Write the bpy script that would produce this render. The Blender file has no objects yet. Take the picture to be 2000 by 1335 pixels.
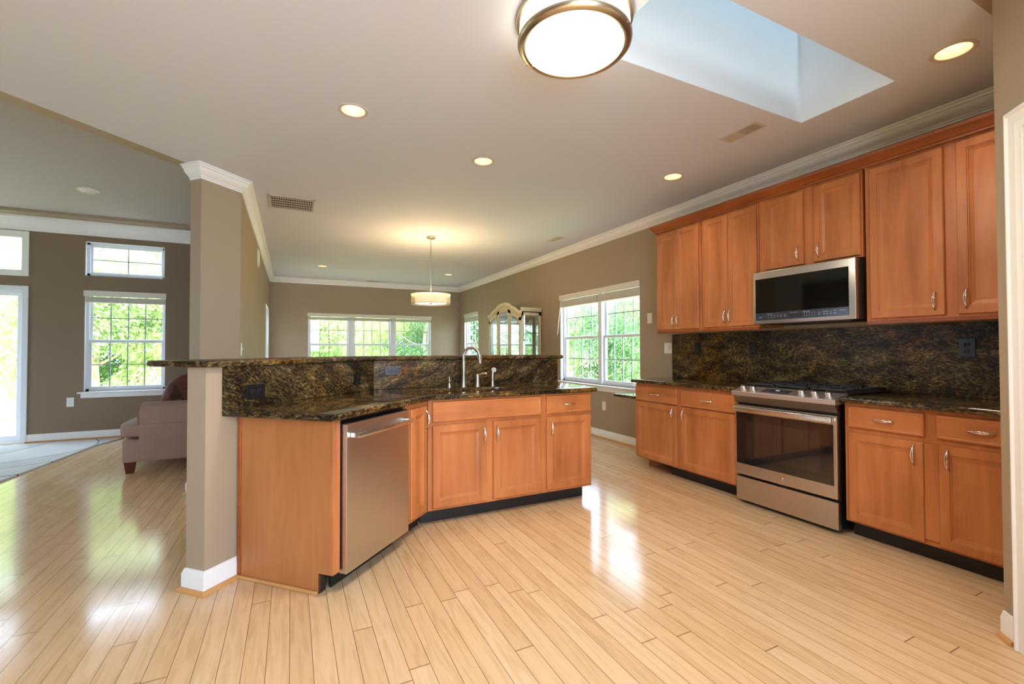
import bpy, bmesh, math, random
from mathutils import Vector, Matrix
R2 = math.sqrt(0.5)
scene = bpy.context.scene
C = scene.collection

# ------------------------------------------------------------------ camera, world, sun, exposure
YAW, PITCH, ROLL, CAM_H, F_PX = 0.4541, 0.0167, -0.0024, 1.2272, 883.0
cd = bpy.data.cameras.new('camera'); cam = bpy.data.objects.new('camera', cd); C.objects.link(cam)
fw = Vector((math.sin(YAW)*math.cos(PITCH), math.cos(YAW)*math.cos(PITCH), math.sin(PITCH)))
rt = Vector((math.cos(YAW), -math.sin(YAW), 0)); up = rt.cross(fw)
c_, s_ = math.cos(ROLL), math.sin(ROLL)
r2, u2 = c_*rt + s_*up, -s_*rt + c_*up
cam.matrix_world = Matrix(((r2.x, u2.x, -fw.x, 0), (r2.y, u2.y, -fw.y, 0), (r2.z, u2.z, -fw.z, CAM_H), (0, 0, 0, 1)))
cd.sensor_fit = 'HORIZONTAL'; cd.sensor_width = 36.0; cd.lens = 36.0*F_PX/2000.0; cd.clip_start = 0.05; cd.clip_end = 200
scene.camera = cam

world = bpy.data.worlds.new('sky'); scene.world = world; world.use_nodes = True
wn = world.node_tree; bgn = wn.nodes['Background']
bgn.inputs[0].default_value = (0.62, 0.80, 1.0, 1); bgn.inputs[1].default_value = 7.5

sd = bpy.data.lights.new('sun', 'SUN'); sun = bpy.data.objects.new('sun', sd); C.objects.link(sun)
sd.energy = 12.5; sd.angle = 0.14; sd.color = (1.0, 0.96, 0.86)
sun.rotation_euler = Vector((0.0, 0.85, -0.98)).to_track_quat('-Z', 'Y').to_euler()

LAMP_DOWN, LAMP_FLUSH, LAMP_PENDANT = 11.0, 22.0, 34.0
scene.view_settings.view_transform = 'Standard'; scene.view_settings.look = 'None'
scene.view_settings.exposure = 0.62; scene.view_settings.gamma = 1.0; scene.view_settings.use_curve_mapping = False
scene.cycles.use_denoising = True
scene.cycles.max_bounces = 8; scene.cycles.diffuse_bounces = 5; scene.cycles.glossy_bounces = 4
scene.cycles.transparent_max_bounces = 12; scene.cycles.transmission_bounces = 4
scene.cycles.sample_clamp_indirect = 6.0; scene.cycles.caustics_reflective = False; scene.cycles.caustics_refractive = False

# ------------------------------------------------------------------ materials
def lin(r, g, b):
    f = lambda v: (v/255/12.92) if v/255 <= 0.04045 else ((v/255+0.055)/1.055)**2.4
    return (f(r), f(g), f(b), 1)

class NT:
    def __init__(s, name):
        s.m = bpy.data.materials.new(name); s.m.use_nodes = True
        s.t = s.m.node_tree; s.b = s.t.nodes['Principled BSDF']; s.out = s.t.nodes['Material Output']
    def n(s, typ, **kw):
        nd = s.t.nodes.new(typ)
        for k, v in kw.items():
            if k.startswith('i_'):
                key = k[2:]; key = int(key) if key.isdigit() else key
                if isinstance(v, bpy.types.NodeSocket): s.t.links.new(v, nd.inputs[key])
                else: nd.inputs[key].default_value = v
            else: setattr(nd, k, v)
        return nd
    def lk(s, a, b): s.t.links.new(a, b)
    def math(s, op, a, b=None, c=None):
        nd = s.t.nodes.new('ShaderNodeMath'); nd.operation = op
        for i, v in enumerate((a, b, c)):
            if v is None: continue
            if isinstance(v, (int, float)): nd.inputs[i].default_value = v
            else: s.t.links.new(v, nd.inputs[i])
        return nd.outputs[0]
    def coord(s, scale=(1, 1, 1), rot=(0, 0, 0), kind='Object'):
        tc = s.n('ShaderNodeTexCoord'); mp = s.n('ShaderNodeMapping')
        mp.inputs['Scale'].default_value = scale; mp.inputs['Rotation'].default_value = rot
        s.lk(tc.outputs[kind], mp.inputs['Vector']); return mp.outputs[0]
    def ramp(s, fac, stops, interp='LINEAR'):
        nd = s.t.nodes.new('ShaderNodeValToRGB'); nd.color_ramp.interpolation = interp
        el = nd.color_ramp.elements
        while len(el) > 1: el.remove(el[-1])
        el[0].position, el[0].color = stops[0]
        for p, c in stops[1:]:
            e = el.new(p); e.color = c
        s.lk(fac, nd.inputs[0]); return nd.outputs[0]
    def bump(s, h, strength=0.2, dist=0.002):
        nd = s.n('ShaderNodeBump'); nd.inputs['Strength'].default_value = strength; nd.inputs['Distance'].default_value = dist
        s.lk(h, nd.inputs['Height']); s.lk(nd.outputs[0], s.b.inputs['Normal'])

def plain(name, col, rough=0.5, metal=0.0, var=0.04, scale=6.0, bump=0.0, bscale=150, coat=0.0, spec=None):
    k = NT(name); v = k.coord()
    nz = k.n('ShaderNodeTexNoise', i_Vector=v); nz.inputs['Scale'].default_value = scale; nz.inputs['Detail'].default_value = 4
    lo = tuple(c*(1-var) for c in col[:3])+(1,); hi = tuple(min(1, c*(1+var)) for c in col[:3])+(1,)
    k.lk(k.ramp(nz.outputs[0], [(0.3, lo), (0.7, hi)]), k.b.inputs['Base Color'])
    k.b.inputs['Roughness'].default_value = rough; k.b.inputs['Metallic'].default_value = metal
    k.b.inputs['Coat Weight'].default_value = coat
    if spec is not None: k.b.inputs['Specular IOR Level'].default_value = spec
    if bump:
        n2 = k.n('ShaderNodeTexNoise', i_Vector=v); n2.inputs['Scale'].default_value = bscale
        k.bump(n2.outputs[0], bump, 0.001)
    return k.m

def wood_floor():
    k = NT('oak_strip_floor'); tc = k.n('ShaderNodeTexCoord'); sp = k.n('ShaderNodeSeparateXYZ'); k.lk(tc.outputs['Object'], sp.inputs[0])
    X, Y = sp.outputs[0], sp.outputs[1]
    W, L = 0.0826, 1.75
    xi = k.math('DIVIDE', X, W); row = k.math('FLOOR', xi); fx = k.math('FRACT', xi)
    wn1 = k.n('ShaderNodeTexWhiteNoise', noise_dimensions='1D'); k.lk(row, wn1.inputs['W'])
    yo = k.math('ADD', k.math('DIVIDE', Y, L), k.math('MULTIPLY', wn1.outputs[0], 7.31))
    cell = k.math('FLOOR', yo); fy = k.math('FRACT', yo)
    cv = k.n('ShaderNodeCombineXYZ'); k.lk(row, cv.inputs[0]); k.lk(cell, cv.inputs[1])
    wn2 = k.n('ShaderNodeTexWhiteNoise', noise_dimensions='2D'); k.lk(cv.outputs[0], wn2.inputs['Vector'])
    # grain
    off = k.n('ShaderNodeVectorMath', operation='SCALE'); k.lk(wn2.outputs[1], off.inputs[0]); off.inputs['Scale'].default_value = 9
    av = k.n('ShaderNodeVectorMath', operation='ADD'); k.lk(tc.outputs['Object'], av.inputs[0]); k.lk(off.outputs[0], av.inputs[1])
    mp = k.n('ShaderNodeMapping'); mp.inputs['Scale'].default_value = (26, 2.2, 1); k.lk(av.outputs[0], mp.inputs[0])
    gr = k.n('ShaderNodeTexNoise'); k.lk(mp.outputs[0], gr.inputs['Vector']); gr.inputs['Scale'].default_value = 1.6; gr.inputs['Detail'].default_value = 6; gr.inputs['Distortion'].default_value = 0.8
    base = k.ramp(wn2.outputs[0], [(0.0, lin(213, 178, 136)), (0.35, lin(219, 185, 144)), (0.7, lin(224, 192, 153)), (1.0, lin(216, 181, 139))])
    gcol = k.ramp(gr.outputs[0], [(0.3, (0.80, 0.74, 0.66, 1)), (0.55, (1, 1, 1, 1)), (0.75, (1.0, 0.97, 0.93, 1))])
    mx = k.n('ShaderNodeMix', data_type='RGBA', blend_type='MULTIPLY'); mx.inputs[0].default_value = 0.75
    k.lk(base, mx.inputs[6]); k.lk(gcol, mx.inputs[7])
    ex = k.math('ABSOLUTE', k.math('SUBTRACT', fx, 0.5)); lx = k.math('GREATER_THAN', ex, 0.482)
    ey = k.math('ABSOLUTE', k.math('SUBTRACT', fy, 0.5)); ly = k.math('GREATER_THAN', ey, 0.4985)
    ln = k.math('MAXIMUM', lx, ly)
    m2 = k.n('ShaderNodeMix', data_type='RGBA'); k.lk(k.math('MULTIPLY', ln, 0.75), m2.inputs[0]); k.lk(mx.outputs[2], m2.inputs[6]); m2.inputs[7].default_value = lin(112, 70, 38)
    k.lk(m2.outputs[2], k.b.inputs['Base Color'])
    wv = k.n('ShaderNodeTexNoise', i_Vector=tc.outputs['Object']); wv.inputs['Scale'].default_value = 3.0
    rr = k.ramp(wv.outputs[0], [(0.3, (0.11, 0.11, 0.11, 1)), (0.7, (0.17, 0.17, 0.17, 1))]); k.lk(rr, k.b.inputs['Roughness'])
    hh = k.math('SUBTRACT', k.math('MULTIPLY', gr.outputs[0], 0.03), ln)
    tilt = k.math('ADD', hh, k.math('MULTIPLY', wv.outputs[0], 0.5))
    k.bump(tilt, 0.25, 0.0012)
    k.b.inputs['Specular IOR Level'].default_value = 0.45
    return k.m

def cab_wood(name, c1, c2, c3, horiz=False, rough=0.36):
    k = NT(name); sc = (1.2, 1.2, 9) if horiz else (9, 9, 1.1)
    v = k.coord(scale=sc)
    oi = k.n('ShaderNodeObjectInfo'); sh = k.n('ShaderNodeVectorMath', operation='ADD'); k.lk(v, sh.inputs[0])
    mu = k.math('MULTIPLY', oi.outputs['Random'], 40.0); cb = k.n('ShaderNodeCombineXYZ'); k.lk(mu, cb.inputs[0]); k.lk(mu, cb.inputs[2]); k.lk(cb.outputs[0], sh.inputs[1])
    a = k.n('ShaderNodeTexNoise', i_Vector=sh.outputs[0]); a.inputs['Scale'].default_value = 1.3; a.inputs['Detail'].default_value = 5; a.inputs['Distortion'].default_value = 0.5
    b = k.n('ShaderNodeTexNoise', i_Vector=k.coord(scale=(2.2, 2.2, 1.2))); b.inputs['Scale'].default_value = 1.6; b.inputs['Detail'].default_value = 3
    f = k.n('ShaderNodeTexNoise', i_Vector=k.coord(scale=(160, 160, 6) if not horiz else (6, 6, 160))); f.inputs['Scale'].default_value = 1
    s1 = k.math('ADD', k.math('MULTIPLY', a.outputs[0], 0.5), k.math('MULTIPLY', b.outputs[0], 0.4))
    s2 = k.math('ADD', s1, k.math('MULTIPLY', f.outputs[0], 0.1))
    k.lk(k.ramp(s2, [(0.36, c1), (0.5, c2), (0.64, c3)]), k.b.inputs['Base Color'])
    k.b.inputs['Roughness'].default_value = rough; k.b.inputs['Specular IOR Level'].default_value = 0.4
    k.bump(f.outputs[0], 0.05, 0.0005)
    return k.m

def granite(name, flow=0.5, polish=0.08):
    k = NT(name); tc = k.n('ShaderNodeTexCoord')
    mp0 = k.n('ShaderNodeMapping'); mp0.inputs['Rotation'].default_value = (0, flow, 0.3); k.lk(tc.outputs['Object'], mp0.inputs[0])
    wr = k.n('ShaderNodeTexNoise', i_Vector=mp0.outputs[0]); wr.inputs['Scale'].default_value = 2.5; wr.inputs['Detail'].default_value = 3
    wv = k.n('ShaderNodeVectorMath', operation='SCALE'); k.lk(wr.outputs[1], wv.inputs[0]); wv.inputs['Scale'].default_value = 0.15
    ad = k.n('ShaderNodeVectorMath', operation='ADD'); k.lk(mp0.outputs[0], ad.inputs[0]); k.lk(wv.outputs[0], ad.inputs[1])
    mp = k.n('ShaderNodeMapping'); mp.inputs['Scale'].default_value = (1.0, 1.3, 3.2); k.lk(ad.outputs[0], mp.inputs[0])
    n1 = k.n('ShaderNodeTexNoise', i_Vector=mp.outputs[0]); n1.inputs['Scale'].default_value = 4.0; n1.inputs['Detail'].default_value = 9; n1.inputs['Roughness'].default_value = 0.68; n1.inputs['Distortion'].default_value = 0.2
    n2 = k.n('ShaderNodeTexNoise', i_Vector=mp.outputs[0]); n2.inputs['Scale'].default_value = 34; n2.inputs['Detail'].default_value = 6; n2.inputs['Roughness'].default_value = 0.7
    n3 = k.n('ShaderNodeTexNoise', i_Vector=ad.outputs[0]); n3.inputs['Scale'].default_value = 1.7; n3.inputs['Detail'].default_value = 3
    n4 = k.n('ShaderNodeTexVoronoi', i_Vector=mp.outputs[0]); n4.inputs['Scale'].default_value = 60
    mixv = k.math('ADD', k.math('MULTIPLY', n1.outputs[0], 0.42), k.math('MULTIPLY', n2.outputs[0], 0.58))
    col = k.ramp(mixv, [(0.38, lin(18, 15, 12)), (0.46, lin(42, 32, 21)), (0.51, lin(80, 62, 36)), (0.56, lin(112, 92, 58)), (0.61, lin(152, 134, 98)), (0.69, lin(192, 180, 152))])
    gold = k.ramp(n3.outputs[0], [(0.42, (0.80, 0.82, 0.86, 1)), (0.55, (1, 0.95, 0.82, 1)), (0.66, (1.4, 0.98, 0.36, 1))])
    m = k.n('ShaderNodeMix', data_type='RGBA', blend_type='MULTIPLY'); m.inputs[0].default_value = 1.0; k.lk(col, m.inputs[6]); k.lk(gold, m.inputs[7])
    spk = k.math('LESS_THAN', n4.outputs[0], 0.16)
    m2 = k.n('ShaderNodeMix', data_type='RGBA'); k.lk(k.math('MULTIPLY', spk, 0.45), m2.inputs[0]); k.lk(m.outputs[2], m2.inputs[6]); m2.inputs[7].default_value = lin(12, 10, 10)
    k.lk(m2.outputs[2], k.b.inputs['Base Color'])
    k.b.inputs['Roughness'].default_value = polish
    k.b.inputs['Specular IOR Level'].default_value = 0.5 if polish < 0.2 else 0.22
    return k.m

def brushed(name, col, rough=0.28, axis=0):
    k = NT(name); sc = [3, 3, 3]; 
    for i in range(3): sc[i] = 4 if i == axis else 300
    f = k.n('ShaderNodeTexNoise', i_Vector=k.coord(scale=tuple(sc))); f.inputs['Scale'].default_value = 1; f.inputs['Detail'].default_value = 2
    k.lk(k.ramp(f.outputs[0], [(0.3, tuple(c*0.97 for c in col[:3])+(1,)), (0.7, col)]), k.b.inputs['Base Color'])
    k.lk(k.ramp(f.outputs[0], [(0.3, (rough*0.95,)*3+(1,)), (0.7, (rough*1.05,)*3+(1,))]), k.b.inputs['Roughness'])
    k.b.inputs['Metallic'].default_value = 1.0
    return k.m

def emissive(name, col, strength):
    k = NT(name); nz = k.n('ShaderNodeTexNoise', i_Vector=k.coord()); nz.inputs['Scale'].default_value = 3
    k.b.inputs['Base Color'].default_value = (0.9, 0.88, 0.84, 1); k.b.inputs['Emission Color'].default_value = col
    st = k.n('ShaderNodeMapRange'); k.lk(nz.outputs[0], st.inputs[0]); st.inputs[3].default_value = strength*0.95; st.inputs[4].default_value = strength*1.05
    k.lk(st.outputs[0], k.b.inputs['Emission Strength']); return k.m

def thin_glass(name, gloss=0.08, tint=(1, 1, 1, 1), rough=0.0):
    k = NT(name); tr = k.n('ShaderNodeBsdfTransparent'); tr.inputs[0].default_value = tint
    gl = k.n('ShaderNodeBsdfGlossy'); gl.inputs['Roughness'].default_value = rough
    mx = k.n('ShaderNodeMixShader'); mx.inputs[0].default_value = gloss
    k.lk(tr.outputs[0], mx.inputs[1]); k.lk(gl.outputs[0], mx.inputs[2]); k.lk(mx.outputs[0], k.out.inputs['Surface']); return k.m

def leafy(name, c1, c2):
    k = NT(name); nz = k.n('ShaderNodeTexNoise', i_Vector=k.coord()); nz.inputs['Scale'].default_value = 1.7; nz.inputs['Detail'].default_value = 3
    col = k.ramp(nz.outputs[0], [(0.35, c1), (0.65, c2)])
    df = k.n('ShaderNodeBsdfDiffuse'); tl = k.n('ShaderNodeBsdfTranslucent'); k.lk(col, df.inputs[0]); k.lk(col, tl.inputs[0])
    mx = k.n('ShaderNodeMixShader'); mx.inputs[0].default_value = 0.45; k.lk(df.outputs[0], mx.inputs[1]); k.lk(tl.outputs[0], mx.inputs[2]); k.lk(mx.outputs[0], k.out.inputs['Surface']); return k.m

def sheer(name):
    k = NT(name); v = k.coord(scale=(1, 1, 1))
    nz = k.n('ShaderNodeTexNoise', i_Vector=v); nz.inputs['Scale'].default_value = 400
    tr = k.n('ShaderNodeBsdfTransparent'); df = k.n('ShaderNodeBsdfDiffuse'); tl = k.n('ShaderNodeBsdfTranslucent')
    df.inputs[0].default_value = (0.85, 0.76, 0.6, 1); tl.inputs[0].default_value = (0.85, 0.76, 0.6, 1)
    a = k.n('ShaderNodeMixShader'); k.lk(df.outputs[0], a.inputs[1]); k.lk(tl.outputs[0], a.inputs[2])
    b = k.n('ShaderNodeMixShader'); k.lk(k.math('ADD', k.math('MULTIPLY', nz.outputs[0], 0.1), 0.3), b.inputs[0]); k.lk(tr.outputs[0], b.inputs[1]); k.lk(a.outputs[0], b.inputs[2])
    k.lk(b.outputs[0], k.out.inputs['Surface']); return k.m

M = {}
M['floor'] = wood_floor()
M['wall'] = plain('taupe_wall_paint', lin(166, 148, 125), 0.62, var=0.015, scale=1.5, bump=0.04, bscale=220)
M['wall_living'] = plain('brown_wall_paint', lin(134, 113, 90), 0.62, var=0.015, scale=1.5, bump=0.04, bscale=220)
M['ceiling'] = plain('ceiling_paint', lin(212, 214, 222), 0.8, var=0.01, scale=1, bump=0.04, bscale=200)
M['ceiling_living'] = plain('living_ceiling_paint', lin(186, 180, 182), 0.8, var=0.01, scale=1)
M['shaft'] = plain('shaft_white_paint', lin(236, 240, 242), 0.8, var=0.01)
M['trim'] = plain('white_trim_paint', lin(240, 239, 237), 0.35, var=0.01)
M['vinyl'] = plain('white_window_vinyl', lin(228, 232, 238), 0.35, var=0.01)
M['muntin'] = plain('grey_white_grid', lin(150, 160, 172), 0.4, var=0.01)
M['cab'] = cab_wood('honey_maple', lin(164, 97, 52), lin(187, 114, 64), lin(202, 130, 78))
M['cab_h'] = cab_wood('honey_maple_horizontal', lin(166, 99, 54), lin(189, 116, 66), lin(204, 132, 80), horiz=True)
M['cab_dark'] = cab_wood('maple_moulding', lin(134, 66, 28), lin(152, 80, 36), lin(168, 92, 44), horiz=True, rough=0.3)
M['panel'] = cab_wood('maple_laminate', lin(166, 105, 60), lin(177, 114, 67), lin(188, 123, 75), rough=0.42)
M['shoe'] = cab_wood('oak_shoe', lin(190, 136, 80), lin(206, 152, 94), lin(216, 164, 106), horiz=True)
M['granite'] = granite('brown_granite_slab', 0.45, 0.34)
M['granite2'] = granite('brown_granite_diagonal', -0.5, 0.34)
M['granite_top'] = granite('brown_granite_top', 0.15, 0.06)
M['toe'] = plain('black_toe_kick', lin(30, 28, 28), 0.45, var=0.1)
M['black'] = plain('black_enamel', lin(24, 24, 26), 0.3, var=0.1)
M['iron'] = plain('cast_iron', lin(52, 54, 58), 0.42, var=0.15, bump=0.1)
M['plate_black'] = plain('black_outlet_plastic', lin(28, 28, 32), 0.25, var=0.15, scale=30)
M['steel'] = brushed('brushed_steel_warm', (0.60, 0.565, 0.53, 1), 0.30, 0)
M['steel_v'] = brushed('brushed_steel_upright', (0.66, 0.64, 0.62, 1), 0.3, 2)
M['steel_bright'] = brushed('bright_steel', (0.78, 0.77, 0.75, 1), 0.27, 0)
M['steel_top'] = brushed('control_top_steel', (0.70, 0.67, 0.64, 1), 0.42, 0)
M['steel_dark'] = plain('dark_brushed_underside', (0.26, 0.22, 0.20, 1), 0.38, 1.0, var=0.03)
M['chrome'] = plain('satin_chrome', (0.82, 0.80, 0.78, 1), 0.14, 1.0, var=0.03)
M['nickel'] = plain('brushed_nickel', (0.52, 0.48, 0.42, 1), 0.33, 1.0, var=0.04)
M['bronze'] = plain('antique_brass_ring', (0.56, 0.46, 0.33, 1), 0.32, 1.0, var=0.06)
M['oven_glass'] = plain('oven_dark_glass', lin(30, 26, 25), 0.05, var=0.05, spec=0.9)
M['mw_glass'] = plain('microwave_dark_glass', lin(10, 10, 9), 0.05, var=0.05, spec=0.5)
M['mw_strip'] = plain('control_strip_glass', lin(52, 58, 72), 0.15, var=0.04)
M['print'] = plain('pale_print', lin(170, 174, 184), 0.4)
M['print_red'] = plain('red_print', lin(200, 70, 70), 0.4)
M['display'] = plain('display_window', lin(44, 34, 32), 0.2)
M['digits'] = emissive('lit_digits', (0.85, 0.92, 1, 1), 0.9)
M['glass'] = thin_glass('window_glass', 0.05)
M['cab_glass'] = thin_glass('cabinet_glass', 0.30, (0.93, 1.0, 0.95, 1), 0.01)
M['mirror'] = plain('mirror_back', (0.80, 0.88, 0.80, 1), 0.03, 1.0, var=0.01)
M['cream'] = plain('washed_cream_wood', lin(212, 196, 160), 0.45, var=0.07, scale=9)
M['cream_hi'] = plain('pale_bead', lin(238, 230, 200), 0.4)
M['blind'] = plain('blind_vinyl', lin(222, 218, 206), 0.5, var=0.02)
M['cord'] = plain('blind_cord', lin(226, 224, 216), 0.6)
M['plate'] = plain('white_wall_plate', lin(236, 232, 226), 0.35, var=0.01)
M['almond'] = plain('almond_rocker', lin(222, 208, 176), 0.35)
M['slot'] = plain('dark_slot', lin(40, 38, 36), 0.6)
M['vent'] = plain('vent_enamel', lin(206, 192, 180), 0.45, var=0.02)
M['vent_hole'] = plain('vent_dark', lin(60, 46, 38), 0.8)
M['can'] = plain('can_reflector', lin(240, 222, 190), 0.35)
M['bulb'] = emissive('lamp_glow', (1.0, 0.86, 0.66, 1), 4.0)
M['glow_glass'] = emissive('opal_glass_lit', (1.0, 0.90, 0.72, 1), 3.2)
M['shade_in'] = emissive('inner_shade_lit', (1.0, 0.70, 0.42, 1), 0.62)
M['shade_diff'] = emissive('diffuser_lit', (1.0, 0.84, 0.58, 1), 1.2)
M['sheer'] = sheer('sheer_organza')
M['sofa'] = plain('dusty_rose_microfibre', lin(158, 130, 116), 0.9, var=0.05, scale=5, bump=0.15, bscale=500)
M['piping'] = plain('sofa_piping', lin(132, 106, 94), 0.9)
M['mahogany'] = plain('mahogany_leg', lin(84, 34, 22), 0.3, var=0.15)
M['pink'] = plain('pink_trim', lin(206, 100, 92), 0.8)
M['sink'] = brushed('sink_steel', (0.75, 0.75, 0.74, 1), 0.25, 0)
M['bark'] = plain('pale_bark', lin(196, 180, 160), 0.9, var=0.2, scale=8, bump=0.6, bscale=20)
M['leaf1'] = leafy('leaf_light', lin(178, 196, 128), lin(226, 232, 188))
M['leaf2'] = leafy('leaf_mid', lin(140, 172, 112), lin(208, 220, 172))
M['leaf3'] = leafy('leaf_deep', lin(92, 134, 92), lin(158, 190, 144))
M['patio'] = plain('patio_concrete', lin(206, 204, 200), 0.8, var=0.06, bump=0.2)
M['siding'] = plain('exterior_siding', lin(214, 208, 196), 0.7)

def grass_mat():
    k = NT('lawn'); nz = k.n('ShaderNodeTexNoise', i_Vector=k.coord()); nz.inputs['Scale'].default_value = 0.6; nz.inputs['Detail'].default_value = 8
    k.lk(k.ramp(nz.outputs[0], [(0.3, lin(122, 140, 92)), (0.7, lin(176, 184, 136))]), k.b.inputs['Base Color']); k.b.inputs['Roughness'].default_value = 0.9; return k.m
M['lawn'] = grass_mat()

def rug_mat():
    k = NT('swirl_rug_pile'); v = k.coord(scale=(0.9, 0.42, 1), rot=(0, 0, 0.35))
    n = k.n('ShaderNodeTexNoise', i_Vector=v); n.inputs['Scale'].default_value = 1.0; n.inputs['Detail'].default_value = 0
    w = k.math('MULTIPLY', n.outputs[0], 7.0); fr = k.math('FRACT', w); cell = k.math('FLOOR', w)
    cc = k.ramp(k.math('FRACT', k.math('MULTIPLY', cell, 0.37)), [(0.0, lin(196, 194, 190)), (0.4, lin(206, 204, 198)), (0.5, lin(150, 140, 126)), (0.62, lin(208, 206, 202))], 'CONSTANT')
    ln = k.math('LESS_THAN', fr, 0.035)
    m = k.n('ShaderNodeMix', data_type='RGBA'); k.lk(ln, m.inputs[0]); k.lk(cc, m.inputs[6]); m.inputs[7].default_value = lin(92, 78, 70)
    k.lk(m.outputs[2], k.b.inputs['Base Color']); k.b.inputs['Roughness'].default_value = 1.0
    f = k.n('ShaderNodeTexNoise', i_Vector=k.coord()); f.inputs['Scale'].default_value = 260; k.bump(f.outputs[0], 0.8, 0.006); return k.m
M['rug'] = rug_mat()

def pillow_mat():
    k = NT('patchwork_brown'); v = k.coord(scale=(14, 14, 14), rot=(0.3, 0.5, 0.2))
    vo = k.n('ShaderNodeTexVoronoi', i_Vector=v, distance='CHEBYCHEV'); vo.inputs['Scale'].default_value = 1.0
    k.lk(k.ramp(vo.outputs[1], [(0.0, lin(54, 26, 20)), (0.4, lin(92, 44, 32)), (0.75, lin(112, 62, 44)), (0.95, lin(206, 176, 158))], 'CONSTANT'), k.b.inputs['Base Color'])
    k.b.inputs['Roughness'].default_value = 0.8; return k.m
M['pillow'] = pillow_mat()

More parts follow.
